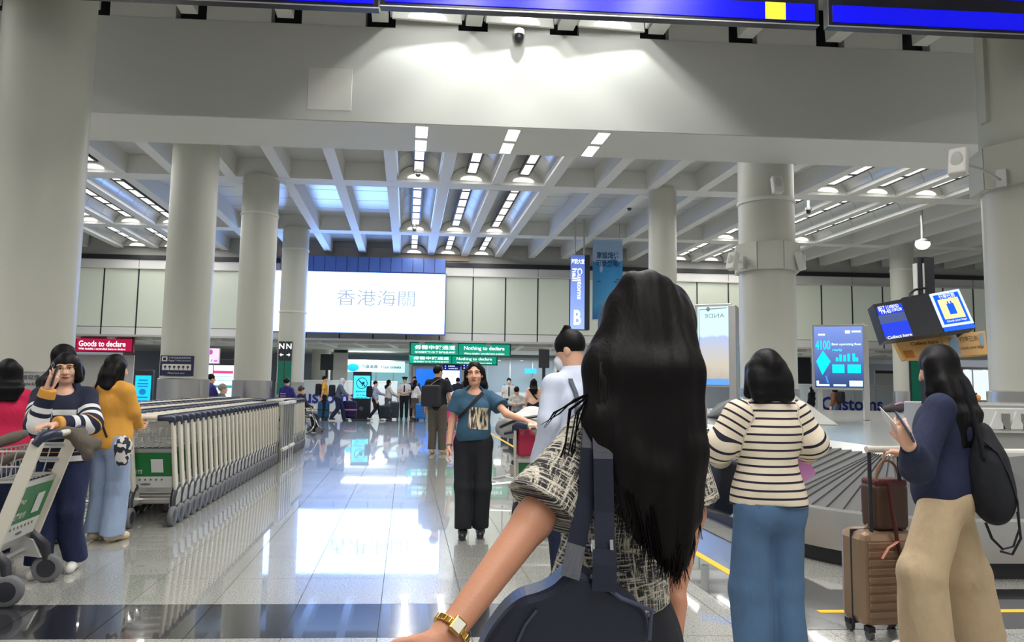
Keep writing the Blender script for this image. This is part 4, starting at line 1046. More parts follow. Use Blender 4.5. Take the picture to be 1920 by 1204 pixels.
b = MB(); plate(b, .58, .68, .12, .95, 0, .004); plate(b, .92, .97, .1, .6, 0, .004); b.build('picture', mat('tan_picture', srgb(120,150,180), .4), board_)
b = MB(); plate(b, .03, .14, .55, .95, 0, .004); b.build('picture', mat('tan_picture2', srgb(180,110,36), .4), board_)
# ================================================================= CUSTOMS PARTITIONS AND SHOPS
PART = mat('partition_panel', (0.50,0.54,0.56), .3); BLUL = mat('blue_lettering', srgb(24,36,130), .5)
def partition(label, x0, x1, Y, h_, tx, tw, th):
    n_ = max(1, round((x1-x0)/1.15)); d = (x1-x0)/n_; t = Th('glass_partition', label, 'partition', ((x0+x1)/2,Y,0))
    for i in range(n_):
        b = MB(); b.box((-(x1-x0)/2+(i+.5)*d,0,.1+(h_-.1)/2), (d-.03,.04,h_-.14)); b.build('panel', PART, t)
        b = MB(); b.box((-(x1-x0)/2+i*d,.0,h_/2), (.03,.06,h_)); b.build('post', GREYP, t)
    b = MB(); b.box((0,0,h_), (x1-x0,.07,.06)); b.build('top_rail', WHITE, t); b = MB(); b.box((0,.0,.1), (x1-x0,.07,.06)); b.build('bottom_rail', WHITE, t)
    text('Customs', (tx-(x0+x1)/2,-.035,P(640,744,Y).z), th, BLUL, t, width=tw)
Yp = 34.5
partition('pale glass partition with blue Customs lettering at the back left', P(558,745,Yp).x, P(745,745,Yp).x, Yp, P(600,714,Yp).z, P(606,745,Yp).x, P(668,745,Yp).x-P(545,745,Yp).x, .66)
partition('pale glass partition with blue Customs lettering behind the carousel', P(1482,745,Yp).x, P(1720,745,Yp).x, Yp, P(1600,727,Yp).z+.12, P(1597,745,Yp).x, P(1655,745,Yp).x-P(1540,745,Yp).x, .66)
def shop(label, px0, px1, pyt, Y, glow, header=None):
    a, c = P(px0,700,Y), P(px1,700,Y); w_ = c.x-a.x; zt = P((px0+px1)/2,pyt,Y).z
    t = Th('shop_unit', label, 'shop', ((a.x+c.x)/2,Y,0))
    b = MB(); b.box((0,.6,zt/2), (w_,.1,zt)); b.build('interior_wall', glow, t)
    b = MB(); b.box((0,-.1,zt-.06), (w_,1.4,.12)); b.build('canopy', GREYP, t)
    for s_ in (-1,1): b = MB(); b.box((s_*w_/2,0,zt/2), (.12,1.2,zt)); b.build('side_wall', WHITE, t)
    b = MB(); b.box((0,-.2,.5), (w_*.8,.5,1.0)); b.build('counter', mat('counter_grey',(.4,.45,.5),.4), t)
    n_ = 4
    for i in range(n_): b = MB(); b.lathe([(.09,0),(.09,.02)], (-w_/2+(i+.5)*w_/n_,-.3,zt-.15), 12); b.build('downlight', SIGNW, t)
    for i in range(n_-1): b = MB(); b.box((-w_/2+(i+1)*w_/n_,-.02,zt*.5), (.05,.05,zt-.1)); b.build('mullion', STEEL2, t)
    if header: header(t, w_, zt)
    return t
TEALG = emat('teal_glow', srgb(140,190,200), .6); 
def train(t, w_, zt):
    b = MB(); b.box((0,-.82,zt-.38), (w_*.86,.12,.62)); b.build('header_sign', emat('pale_sign', srgb(190,226,226), 1.0), t)
    text('列車車票  Train tickets', (w_*.1,-.89,zt-.38), .22, mat('sign_ink',(.05,.08,.1),.5), t, width=w_*.56)
    b = MB(); b.ell((-w_*.3,-.88,zt-.44), (.34,.01,.22)); b.build('train_mark', emat('train_teal', srgb(20,150,180), .9), t)
shop('train ticket office with pale teal sign behind the queue', 640,770,676,42.0, TEALG, train)
def bluehead(t, w_, zt):
    b = MB(); b.box((-w_*.25,-.5,1.75), (w_*.42,.06,1.0)); b.build('blue_screen', emat('blue_screen', srgb(24,110,226), 1.0), t)
    b = MB(); b.box((w_*.22,-.5,1.75), (w_*.42,.06,.85)); b.build('white_screen', emat('white_screen', srgb(240,244,250), 1.1), t)
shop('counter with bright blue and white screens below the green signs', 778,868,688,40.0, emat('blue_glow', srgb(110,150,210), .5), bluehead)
def plain(t, w_, zt):
    b = MB(); b.box((w_*.22,-.6,zt-.75), (w_*.13,.06,.28)); b.build('blue_sign', emat('azure_sign', srgb(40,160,226), 1.0), t)
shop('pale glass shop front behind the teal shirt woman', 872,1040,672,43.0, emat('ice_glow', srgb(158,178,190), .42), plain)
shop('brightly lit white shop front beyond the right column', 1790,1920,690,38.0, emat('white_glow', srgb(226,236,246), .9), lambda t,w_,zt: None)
def dirsign(label, px0, px1, py0, py1, Y):
    def fill(t, w_, h_):
        b = MB()
        for i in range(2):
            z = h_*(.72-.42*i); b.add([(-w_*.42,-.016,z),(-w_*.34,-.016,z+h_*.14),(-w_*.34,-.016,z-h_*.14)], [(0,1,2)])
        b.build('arrow', TXW, t); text('機場快綫', (0,-.016,h_*.72), h_*.26, TXW, t, width=w_*.4); text('Arrivals 出口', (.1*w_,-.016,h_*.3), h_*.26, TXW, t, width=w_*.55)
    return hang_sign('direction_sign', label, px0, px1, py0, py1, Y, emat('navy_lit', srgb(16,24,150), .9), NAVY, fill)
dirsign('navy lit direction sign with white arrows under the green signs', 831,862,684,694,33.0)
dirsign('second navy direction sign at the right of the arrows sign', 866,898,682,694,33.6)
# dark screens and posters far behind on the left
for (px0, px1, py0, py1, Y, nm, lab, m_) in ((601,625,664,694,37.0,'dark_screen','dark tilted screen beside the far round column',DARK),(625,652,655,714,38.0,'notice_board','white notice panel with dark heading behind the partition',WHITE),
    (1010,1030,655,690,27.0,'dark_screen','dark narrow screen left of the white shirted man',DARK),(1640,1678,694,730,37.0,'notice_board','blank white board behind the carousel beyond the lettering',WHITE),(1460,1520,665,724,39.0,'dark_screen','dark upright doorway screen right of the wide column',DARK),(118,250,664,745,30.0,'white_partition','long white hoarding behind the mustard hoodie woman',WHITE)):
    a, c = P(px0,(py0+py1)/2,Y), P(px1,(py0+py1)/2,Y); z0, z1 = P(px0,py1,Y).z, P(px0,py0,Y).z
    t = Th(nm, lab, 'panel', ((a.x+c.x)/2,Y,0)); b = MB(); b.box((0,0,(z0+z1)/2), (c.x-a.x,.08,z1-z0)); b.build('board', m_, t, bev=.01)
    b = MB(); b.box((0,.05,z0/2+.02), (.12,.06,z0+.04)); b.box((0,.05,.02), (.5,.4,.04)); b.build('stand', DARK, t)
    if nm == 'notice_board': b = MB(); b.box((0,-.045,z1-.1), (c.x-a.x-.06,.01,.14)); b.build('header', DARK, t)
# ---- cameras, speakers, lamp globes
def dome(label, px, py, Y, hang=None):
    c = P(px,py,Y); hang = max(.02,6.90-.12-c.z) if hang is None else hang; t = Th('dome_camera', label, 'camera', c)
    b = MB(); b.ell((0,0,0), (.07,.07,.08)); b.build('lens_dome', DARK, t, True); b = MB(); b.lathe([(.085,.03),(.085,.1),(.03,.12),(.03,.12+hang)], (0,0,0), 14); b.build('housing', WHITE, t, True)
dome('white dome camera on the lit beam face', 973,70,9.97,.02)
dome('dome camera hanging from the ceiling in front of the first vault', 784,326,17.6); dome('dome camera under the second cross rib above the white screen', 777,430,23.9)
dome('small dome camera hanging under the right middle ceiling panels', 1180,390,20.0,6.86-.12-P(1180,390,20.0).z); dome('small dome camera beside the wide right column', 1516,396,19.0,6.99-.12-P(1516,396,19.0).z)
def pa(label, px, py, Y, rz, col):
    c = P(px,py,Y); t = Th('loudspeaker', label, 'loudspeaker', c, rz)
    b = MB(); b.box((0,0,0), (.17,.12,.30), M=Matrix.Rotation(-.25,3,'X')); b.build('cabinet', WHITE, t, bev=.02)
    b = MB(); b.ell((0,-.06,0), (.06,.015,.11)); b.build('grille', GREYP, t, True)
    d_ = Matrix.Rotation(-rz,3,'Z')@Vector((col.location.x-c.x,col.location.y-c.y,0)); e_ = d_.normalized()*(d_.length-(.60 if col in (c6,c7) else .5))
    b = MB(); b.tube([(0,.03,0),e_*.5+Vector((0,0,.02)),e_+Vector((0,0,-.02))], .014, n=6); b.box(e_, (.1,.1,.2)); b.build('bracket', STEEL2, t)
pa('white loudspeaker on bracket at the right column collar', 1797,305,7.1,math.radians(-50),c7); pa('white loudspeaker left of the wide column collar', 1374,490,11.5,math.radians(-60),c6)
pa('white loudspeaker right of the wide column collar', 1500,490,11.5,math.radians(60),c6); pa('white loudspeaker high on the wide column front', 1457,347,11.25,0,c6)
c = P(1730,458,19.5); t = Th('globe_lamp', 'round white globe lamp hanging under the right ceiling', 'lamp', c)
b = MB(); b.ell((0,0,0), (.2,.2,.16)); b.build('globe', emat('globe_glow', (1.0,.93,.82), .75), t, True); b = MB(); b.lathe([(.2,.05),(.19,.1),(.04,.12),(.03,6.94-c.z)], (0,0,0), 16); b.build('fitting', STEEL2, t, True)
# ================================================================= LUGGAGE TROLLEYS
GRNP = mat('trolley_green', srgb(20,108,52), .45); PWH = mat('trolley_sign_white', (0.60,0.61,0.58), .45)
WIRE = mat('basket_wire', (0.62,0.62,0.60), .28, metal=.8); NVCAP = mat('navy_grip', (0.016,0.022,0.05), .38)
def trolley(label, loc, rz, group=None, basic=False, written=True):
    t = Th('luggage_trolley', label, 'trolley', loc, rz, group)
    for s_ in (-1,1):
        b = MB(); b.bar((s_*.275,.20,.20),(s_*.275,-.05,1.0),.078,.026, up=(1,0,0)); b.build('post', BEIGE, t, bev=.006)
        b = MB(); b.tube([(s_*.275,-.035,.97),(s_*.27,-.07,1.02),(s_*.24,-.105,1.035),(s_*.16,-.115,1.03)], [.03,.036,.034,.03], n=8); b.build('handle_cap', NVCAP, t, True)
    b = MB(); b.tube([(-.2,-.11,1.032),(0,-.125,1.035),(.2,-.11,1.032)], .021, n=8); b.build('handle_bar', BEIGE, t, True)
    b = MB()
    for s_ in (-1,1): b.tube([(s_*.275,.21,.2),(s_*.25,.45,.17),(s_*.15,.92,.14)], .02, n=6); 
    b.tube([(-.15,.92,.14),(0,.97,.14),(.15,.92,.14)], .02, n=6); b.tube([(-.26,.35,.18),(.26,.35,.18)], .016, n=6); b.tube([(-.21,.65,.165),(.21,.65,.165)], .016, n=6)
    b.tube([(-.275,.2,.23),(.275,.2,.23)], .018, n=6)
    b.build('base_frame', STEEL2, t, True)
    if basic: return t
    b = MB(); r_ = .0045; zb, zt = .74, .93; yf = lambda z: .20-.3125*(z-.2)+.03
    for z, off in ((zb,.17),(zt,.24),((zb+zt)/2,.205)):
        b.tube([(-.25,yf(z)-.01,z),(-.25,yf(z)+off,z),(.25,yf(z)+off,z),(.25,yf(z)-.01,z)], r_*1.4, n=5)
    for i in range(9):
        x = -.25+i*.0625; b.tube([(x,yf(zt)+.24,zt),(x,yf(zb)+.17,zb),(x,yf(zb)-.01,zb)], r_, n=4)
    for s_ in (-1,1):
        for q in (.06,.12,.18): b.tube([(s_*.25,yf(zt)+q*1.25,zt+.0),(s_*.25,yf(zb)+q*.9,zb)], r_, n=4)
    b.build('basket', WIRE, t)
    # sign panel between the posts
    def pl(z, d): return (.20-.3125*(z-.2)+d)
    b = MB(); z0, z1 = .30, .73
    b.hexa([(-.26,pl(z0,.0),z0),(.26,pl(z0,.0),z0),(.26,pl(z0,.02),z0),(-.26,pl(z0,.02),z0),(-.26,pl(z1,.0),z1),(.26,pl(z1,.0),z1),(.26,pl(z1,.02),z1),(-.26,pl(z1,.02),z1)]); sp = b.build('sign_panel', STEEL2, t)
    def sticker(nm, x0, x1, za, zb_, m_, d=-.004):
        b = MB(); b.add([(x0,pl(za,d),za),(x1,pl(za,d),za),(x1,pl(zb_,d),zb_),(x0,pl(zb_,d),zb_)], [(0,1,2,3)])
        b.add([(x0,pl(za,.021),za),(x1,pl(za,.021),za),(x1,pl(zb_,.021),zb_),(x0,pl(zb_,.021),zb_)], [(3,2,1,0)]); return b.build(nm, m_, sp)
    sticker('sticker', -.245, .245, .46, .69, GRNP); sticker('sticker', -.245, .245, .35, .46, PWH); sticker('code_label', .06, .17, .50, .63, PWH, -.007)
    u = (np.array((0,pl(1,0)-pl(0,0),1.0))); u /= np.linalg.norm(u)
    if written:
        text('Pay', (-.13,pl(.60,-.007),.60), .04, WHITE, sp, up=u, width=.1); text('免費支付', (-.11,pl(.51,-.007),.51), .045, WHITE, sp, up=u, width=.18)
        b = MB()
        for i in range(7): b.ell((-.15+.05*i,pl(.43,-.006),.43), (.01,.002,.011), 8, 5)
        b.ell((0,pl(.385,-.006),.385), (.05,.002,.01), 8, 5); b.build('logo_row', RUBBER, sp)
    for s_ in (-1,1):
        b = MB(); b.hexa([(s_*.265-.028,.08,.17),(s_*.265+.028,.08,.17),(s_*.265+.028,.28,.2),(s_*.265-.028,.28,.2),(s_*.265-.028,.14,.30),(s_*.265+.028,.14,.30),(s_*.265+.028,.28,.34),(s_*.265-.028,.28,.34)]); b.build('wheel_cover', STEEL2, t, bev=.008)
        b = MB(); b.tube([(s_*.265,.26,.36),(s_*.265,.18,.345),(s_*.275,.08,.25),(s_*.285,.06,.1)], [.026,.03,.028,.024], n=8, flat=1.25); b.build('wheel_arm', DARK, t, True)
        b = MB(); b.lathe([(.045,-.024),(.085,-.024),(.095,-.014),(.095,.014),(.085,.024),(.045,.024)], (s_*.285+.0,.06,.095), 22, axis='X'); wh = b.build('wheel', TYRE, t, True)
        b = MB(); b.lathe([(.02,-.03),(.06,-.026),(.06,.026),(.02,.03)], (s_*.285,.06,.095), 16, axis='X'); b.build('hub', DARK, wh, True)
    b = MB(); b.lathe([(.03,-.02),(.065,-.02),(.07,0),(.065,.02),(.03,.02)], (0,.85,.07), 16, axis='X'); b.build('front_wheel', TYRE, t, True)
    b = MB(); b.box((0,.85,.125), (.07,.05,.06)); b.build('caster_fork', DARK, t)
    return t
dz = math.atan(-SH)
# single trolley pushed by the woman on the phone, and the one under the mustard hoodie woman's hands
t_phone = trolley('near luggage trolley with green sign, pushed by the woman on the phone', tuple(G(52,1113)+Vector((.06,0,0))), math.radians(98))
t_hood = trolley('luggage trolley under the hands of the mustard hoodie woman', (A(-2.83,7.0),7.0,0), dz)
aR = -2.20; y0 = 7.12
proto = trolley('first nested luggage trolley of the long front row, its green sign showing', (A(aR-.275,y0),y0,0), dz)
KIDS.clear()
y = y0
n1 = 1
ORD = ['first','second','third','fourth','fifth','sixth','seventh','eighth','ninth','tenth','eleventh','twelfth','thirteenth','fourteenth','fifteenth','sixteenth','seventeenth','eighteenth','nineteenth','twentieth']
ORD += ['twenty-'+o for o in ORD[:9]]+['thirtieth']+['thirty-'+o for o in ORD[:9]]
while y < 12.6:
    y += .215
    dup(proto, None, (A(aR-.275-.0*y,y),y,0), dz, ORD[n1]+' trolley of the long front row, counted from the one showing its green sign')['group'] = 'nested trolleys before the gate'; n1 += 1
y = 14.15; n2 = 0
while y < 16.1:
    dup(proto, None, (A(aR-.275,y),y,0), dz, ORD[n2]+' trolley of the short row past the steel gate, counted from the gate')['group'] = 'nested trolleys past the gate'; y += .2; n2 += 1
pb_ = trolley('first trolley of the second row, nearest the mustard hoodie woman', (A(aR-.95,7.6),7.6,0), dz, 'second row of trolleys', True); KIDS.clear()
for i in range(1, 32):
    y = 7.6+.24*i; dup(pb_, None, (A(aR-.95,y),y,0), dz, ORD[i]+' trolley of the second row, counted from the mustard hoodie woman')
for i in range(0, 30):
    y = 8.6+.26*i; o = dup(pb_, None, (A(aR-1.65,y),y,0), dz, ORD[i]+' trolley of the third row along the columns, counted from the mustard hoodie woman'); o['group'] = 'third row of trolleys'
KIDS.clear()
# ---- steel gate of the trolley bay
for (y_, lab) in ((13.1,'nearer stainless frame of the trolley gate with pale bars'),(13.85,'farther stainless frame of the trolley gate with pale bars')):
    t = Th('trolley_gate', lab, 'gate', (A(aR+.06,y_),y_,0), dz)
    for i in range(3): b = MB(); b.box((0,-.24+.22*i,.5), (.05,.075,1.0)); b.build('post', STEEL, t, bev=.005)
    b = MB(); b.box((0,-.02,1.02), (.1,.58,.05)); b.build('top_bar', WHITE, t, bev=.008); b = MB(); b.box((.03,-.02,.22), (.05,.55,.05)); b.build('low_bar', WHITE, t, bev=.008)
t = Th('floor_sign', 'small dark sign board standing inside the trolley gate', 'sign', (A(aR-.25,13.5),13.5,0), dz+.2)
b = MB(); b.box((0,0,.5), (.24,.03,.4)); b.build('board', DARK, t); b = MB(); b.box((0,0,.15), (.03,.03,.3)); b.box((0,0,.015), (.24,.2,.03)); b.build('stand', STEEL2, t)
for i in range(4): b = MB(); b.box((0,-.018,.62-.06*i), (.16,.004,.022)); b.build('text_bar', WHITE, t)
# ---- the trolley held by the teal shirt woman
t_teal = trolley('luggage trolley with white bag held by the teal shirt woman', (P(1024,800,6.5).x,6.5,0), math.radians(-6), written=False)
t_white = trolley('empty luggage trolley farther back, its pale bumper showing beside the teal shirt woman', (P(1010,800,9.6).x,9.6,0), math.radians(112), written=False)
# ================================================================= CAROUSEL
CST = mat('carousel_steel', (0.60,0.60,0.58), .30, metal=.85, bump=(24,.02,(1,1,8))); DECK = mat('carousel_deck', (0.58,0.585,0.58), .22, metal=.7)
BELT = mat('belt_rubber', (0.105,0.105,0.105), .55, rand=.12)
car = Th('baggage_carousel', 'large steel baggage carousel with dark slatted belt at the right', 'carousel', (A(5.0,9.0),9.0,0))
YB = 19.0; XE = 11.6; YF = 5.22; AL = 3.19; RC = 1.15
path = []                       # outer edge: down the left side, round the corner, along the front; (point, outward normal)
dvec = Vector((SH,1,0)).normalized(); nl = Vector((-dvec.y,dvec.x,0))
cc = Vector((A(AL,YF+RC)+RC*1.02, YF+RC, 0))
p0 = Vector((A(AL,YB),YB,0)); p1 = cc+nl*RC
L = (p1-p0).length; n_ = int(L/.16)
for i in range(n_): path.append((p0+(p1-p0)*(i/n_), nl))
a0 = math.atan2(nl.y,nl.x); a1 = -math.pi/2+2*math.pi
if a0 < 0: a0 += 2*math.pi
m_ = 12
for i in range(m_+1):
    a = a0+(a1-a0)*i/m_; d = Vector((math.cos(a),math.sin(a),0)); path.append((cc+d*RC, d))
xs = cc.x; 
while xs < XE: xs += .16; path.append((Vector((xs,YF,0)), Vector((0,-1,0))))
BWD = .98
def strip(nm, o0, o1, z0, z1, m_, thick=None):
    b = MB(); vs = []; fs = []
    for (p, n) in path: vs += [p-n*o0+Vector((0,0,z0)), p-n*o1+Vector((0,0,z1))]
    for i in range(len(path)-1): fs.append((2*i,2*i+1,2*i+3,2*i+2))
    b.add(vs, fs); return b.build(nm, m_, car, smooth=True, world=True)
strip('kick_plate', .07, .07, 0.0, .14, BLACK); strip('side_panel', 0, 0, .13, .43, CST); strip('edge_lip', 0, .05, .43, .445, CST); strip('under_lip', .0, .08, .13, .13, BLACK)
strip('inner_rim', BWD+.02, BWD+.10, .80, .88, CST)
for i in range(0, len(path)-1):
    (pa_, na), (pb2, nb_) = path[i], path[i+1]
    f = lambda p, n, t_, up_: p-n*(.05+(BWD-.05)*t_)+Vector((0,0,.425+.385*t_+up_))
    e = .10                     # a slat overlaps the next one with a raised edge
    q = [f(pa_,na,0,0),f(pb2,nb_,0,.0),f(pb2,nb_,1,0),f(pa_,na,1,0),f(pa_,na,0,.004),f(pb2,nb_,0,.022),f(pb2,nb_,1,.022),f(pa_,na,1,.004)]
    b = MB(); b.hexa(q); b.build('slat', BELT, car, world=True)
# inner deck
b = MB(); inn = [p-n*(BWD+.09)+Vector((0,0,.86)) for (p, n) in path]; inn = [v for i, v in enumerate(inn) if i == 0 or (v-inn[i-1]).length > .01]
pts = inn+[Vector((XE+.2,YB,.86))]
b.add(pts, [tuple(range(len(pts)))]); b.build('deck', DECK, car, world=True)
for (a_, yy) in ((AL+1.15,YB),): pass
# pyramid hump and wedge on the deck
h0 = [G(u,v,.865) for u,v in ((1437,793),(1572,797),(1545,775),(1445,774))]; ap = P(1486,738,10.9); ap2 = P(1480,736,11.6)
b = MB(); b.add(h0+[ap,ap2], [(0,1,4),(1,2,5,4),(2,3,5),(3,0,4,5)]); b.build('chute_hump', CST, car, world=True)
h0 = [G(u,v,.865) for u,v in ((1322,782),(1402,790),(1402,762),(1345,757))]; ap = P(1385,742,10.2)
b = MB(); b.add(h0+[ap], [(0,1,4),(1,2,4),(2,3,4),(3,0,4)]); b.build('chute_hump', DECK, car, world=True)
# grey casing with the divided tray at the near right
c0 = P(1818,832,6.45); z1 = P(1860,757,6.4).z
b = MB(); b.box(((c0.x+9)/2,6.95,(.86+z1)/2), (9-c0.x,1.0,z1-.86)); b.build('casing', mat('casing_grey', (0.36,0.36,0.34), .4, metal=.3), car, bev=.015, world=True)
t0, t1 = P(1842,806,6.4), P(1850,770,6.4); W2 = 1.6
tr = MB(); tr.box((t0.x+W2/2,6.42,(t0.z+t1.z)/2), (W2,.06,t1.z-t0.z+.05)); tray = tr.build('divided_tray', PWH, car, bev=.01, world=True)
for i in range(8):
    x = t0.x+.05+i*.19; b = MB(); za, zb_ = t0.z+.01, t1.z-.005
    b.prism([(x,6.37,za),(x+.15,6.37,za),(x+.075,6.37,zb_)], (0,.03,0)); o = b.build('divider', WHITE if i%2 else PWH, car, world=True); 
for i in range(8):
    x = t0.x+.05+i*.19; b = MB(); b.box((x+.165,6.38,(t0.z+t1.z)/2-.01), (.07,.02,t1.z-t0.z-.03)); b.build('slot', mat('slot_grey', (.20,.20,.19), .6), car, world=True)
b = MB(); b.box(((c0.x+9)/2,6.36,.83), (9-c0.x+.05,.3,.09)); b.build('deck_edge', WHITE, car, bev=.02, world=True)
# ================================================================= WHEELCHAIR
def wheelchair(label, loc, rz):
    t = Th('wheelchair', label, 'wheelchair', loc, rz)
    for s_ in (-1,1):
        b = MB(); b.tube([(s_*.3,.3*math.cos(a),.3+.29*math.sin(a)) for a in np.linspace(0,2*math.pi,29)[:-1]], .014, n=6, closed=True); wh = b.build('wheel', RUBBER, t, True)
        b = MB(); b.tube([(s_*.335,.26*math.cos(a),.3+.25*math.sin(a)) for a in np.linspace(0,2*math.pi,29)[:-1]], .009, n=5, closed=True); b.build('push_rim', CHROME, wh, True)
        b = MB()
        for a in np.linspace(0,math.pi,8)[:-1]: b.bar((s_*.3,.29*math.cos(a),.3+.28*math.sin(a)),(s_*.3,-.29*math.cos(a),.3-.28*math.sin(a)),.006,.006)
        b.build('spoke', CHROME, wh)
        b = MB(); b.lathe([(.04,-.018),(.09,-.018),(.09,.018),(.04,.018)], (s_*.25,.42,.09), 14, axis='X'); b.build('caster', RUBBER, t, True)
        b = MB(); b.tube([(s_*.25,-.25,.93),(s_*.25,-.18,.88),(s_*.25,-.17,.5),(s_*.25,.28,.48),(s_*.25,.42,.2),(s_*.2,.55,.12)], .014, n=6); b.tube([(s_*.25,-.15,.7),(s_*.25,.2,.7),(s_*.25,.24,.48)], .013, n=6); b.build('frame', CHROME, t, True)
        b = MB(); b.box((s_*.25,.02,.72), (.06,.32,.03)); b.build('armrest', DARK, t, bev=.008)
        b = MB(); b.box((s_*.13,.56,.12), (.18,.16,.02)); b.build('footrest', DARK, t)
    b = MB(); b.box((0,.06,.5), (.46,.44,.05)); b.build('seat', DARK, t, bev=.01); b = MB(); b.box((0,-.18,.72), (.46,.03,.4)); b.build('backrest', DARK, t, bev=.01)
    return t
wc = G(572,812); wheelchair('black wheelchair with bright wheel rims at the end of the trolleys', (wc.x-.1,wc.y-.2,0), math.radians(-52))
# ================================================================= SUITCASES
def suitcase(label, loc, rz, w_, d_, h_, m, ext=.0, grp=None, ribs=8, strap=None, handle_m=None, wheel_r=.028):
    """hard case: front face +-y, standing on four castors; grooves run across the shell"""
    t = Th('suitcase', label, 'suitcase', loc, rz, grp); z0 = wheel_r*2+.012
    b = MB(); b.box((0,0,z0+h_/2), (w_,d_,h_)); sh = b.build('shell', m, t, bev=min(.05,d_*.2))
    if ribs:
        for s_ in (-1,1):
            for i in range(ribs):
                b = MB(); z = z0+h_*(.09+.82*(i+.5)/ribs); b.box((0,s_*(d_/2+.002),z), (w_*.86,.012,h_*.82/ribs*.72)); b.build('rib', m, sh, bev=.006)
    b = MB(); b.box((0,0,z0+h_/2), (w_+.006,.014,h_+.004)); b.build('zip_seam', DARK, t, bev=.004)
    for sx in (-1,1):
        for sy in (-1,1):
            b = MB(); b.lathe([(.01,-.014),(wheel_r,-.012),(wheel_r,.012),(.01,.014)], (sx*w_*.38,sy*d_*.36,wheel_r), 12, axis='X'); wl = b.build('wheel', RUBBER, t, True)
            b = MB(); b.box((sx*w_*.38,sy*d_*.36,wheel_r*2), (.04,.045,.03)); b.build('fork', DARK, wl)
    b = MB(); b.tube([(-.08,0,z0+h_),(-.06,0,z0+h_+.03),(.06,0,z0+h_+.03),(.08,0,z0+h_)], .01, n=6); b.build('carry_handle', m, t, True)
    if ext:
        for s_ in (-1,1):
            b = MB(); b.cyl((s_*w_*.27,-d_*.3,z0+h_-.02),(s_*w_*.27,-d_*.3,z0+h_+ext),.011, n=8); b.build('handle_tube', handle_m or DARK, t, True)
        b = MB(); b.tube([(-w_*.32,-d_*.3,z0+h_+ext),(w_*.32,-d_*.3,z0+h_+ext)], .019, n=8); b.build('grip', BEIGE if handle_m is None else handle_m, t, True)
    if strap:
        b = MB(); b.box((0,0,z0+h_*.5), (w_+.012,d_+.03,.05)); b.build('strap', strap, t)
    return t
def case_at(label, px, py, rz, w_, d_, h_, col, **k):
    p = G(px,py); return suitcase(label, (p.x,p.y,0), math.radians(rz), w_, d_, h_, mat('case_'+'%d_%d_%d'%col, srgb(*col), .38), **k)
CH = mat('champagne_shell', srgb(150,124,100), .32, metal=.35)
pc = G(1655,1193); suitcase('champagne ribbed cabin suitcase with pulled out handle by navy woman', (pc.x+.02,pc.y+.05,0), math.radians(8), .36, .23, .52, CH, ext=.46, ribs=9)
# brown handbag standing on the suitcase
BRN = mat('brown_leather', srgb(78,54,42), .5, bump=(60,.15)); BRN2 = mat('dark_red_leather', srgb(84,36,34), .45)
t = Th('handbag', 'brown leather handbag standing on top of the champagne suitcase', 'handbag', (pc.x+.04,pc.y+.04,.592), math.radians(8))
S = SD(); S.b((.02,0,.13), (.080,.045,.1), rr=.03); S.obj('bag_body', BRN, t, .009, wr=.003)
b = MB(); b.box((.02,-.0,.262), (.205,.14,.045)); b.build('flap', BRN2, t, bev=.015)
b = MB(); b.tube([(.02+.075*math.cos(a),-.03,.28+.11*math.sin(a)) for a in np.linspace(0.0,math.pi,12)], .008, n=6); b.build('handle', mat('tan_leather', srgb(150,110,80), .45), t, True)
b = MB(); b.tube([(-.02,-.09,.27),(-.01,-.10,.12),(.0,-.12,-.05),(.04,-.13,-.25)], .011, n=6); b.build('hanging_strap', BRN2, t, True)
b = MB(); b.tube([(-.11,-.13,-.14),(-.07,-.135,-.08),(-.02,-.135,-.055),(.0,-.12,-.05)], .012, n=6, flat=.4); b.build('strap_tag', mat('pink_leather', srgb(206,136,116), .45), t, True)
# luggage of the people far back
case_at('teal green suitcase behind the mustard T-shirt man', 606,787,5, .42,.28,.62, (22,84,124), strap=DARK, ribs=5)
case_at('navy suitcase with pink belt pushed by the white-scarfed woman', 655,788,0, .50,.3,.66, (20,22,70), strap=mat('pink_belt', srgb(226,120,160), .5), ribs=5)
case_at('dark slate suitcase left of the second dark one by the queue', 721,788,0, .42,.28,.50, (32,44,58), ribs=4)
case_at('second dark grey suitcase nearer the white uniformed officers', 737,787,0, .42,.28,.62, (52,54,66), ribs=4)
case_at('bright blue suitcase in front of the white cardigan girl', 788,789,6, .42,.28,.60, (24,110,190), ext=.3, ribs=5)
# white bundle and red bag on the teal woman's trolley
c = t_teal.location
t = Th('soft_bag', 'big white bag with dark stripes piled on the teal woman trolley', 'bag', (P(985,770,6.85).x,6.85,.16), .1)
S = SD(); S.e((0.02,0,.87), (.27,.20,.11), k=.05); S.e((-.12,0,.82), (.15,.17,.09), k=.05); S.e((.12,.05,.93), (.17,.15,.09), k=.05); S.b((.12,.05,.4), (.14,.14,.36), rr=.03, k=.05)
S.obj('bag_body', mat('bag_white', (.55,.55,.55), .8), t, .014, wr=.018, wf=16, u=False)
b = MB(); b.tube([(-.25,-.10,.84),(-.1,-.19,.92),(.1,-.20,.95),(.24,-.12,.93)], .028, n=8, flat=.5); b.build('strap', DARK, t, True)
b = MB(); b.tube([(-.22,-.14,.78),(.0,-.205,.83),(.2,-.19,.86)], .02, n=8, flat=.5); b.build('strap', mat('navy_strap',(.02,.025,.06),.6), t, True)
t = Th('red_bag', 'dark red bag in the basket of the teal woman trolley', 'bag', (P(985,840,6.52).x,6.52,.76), .2)
S = SD(); S.b((0,0,.1), (.06,.05,.08), rr=.02); S.e((0,0,.2), (.07,.05,.05), k=.04); S.obj('bag_body', mat('crimson_cloth', srgb(150,16,56), .6), t, .01, wr=.006)
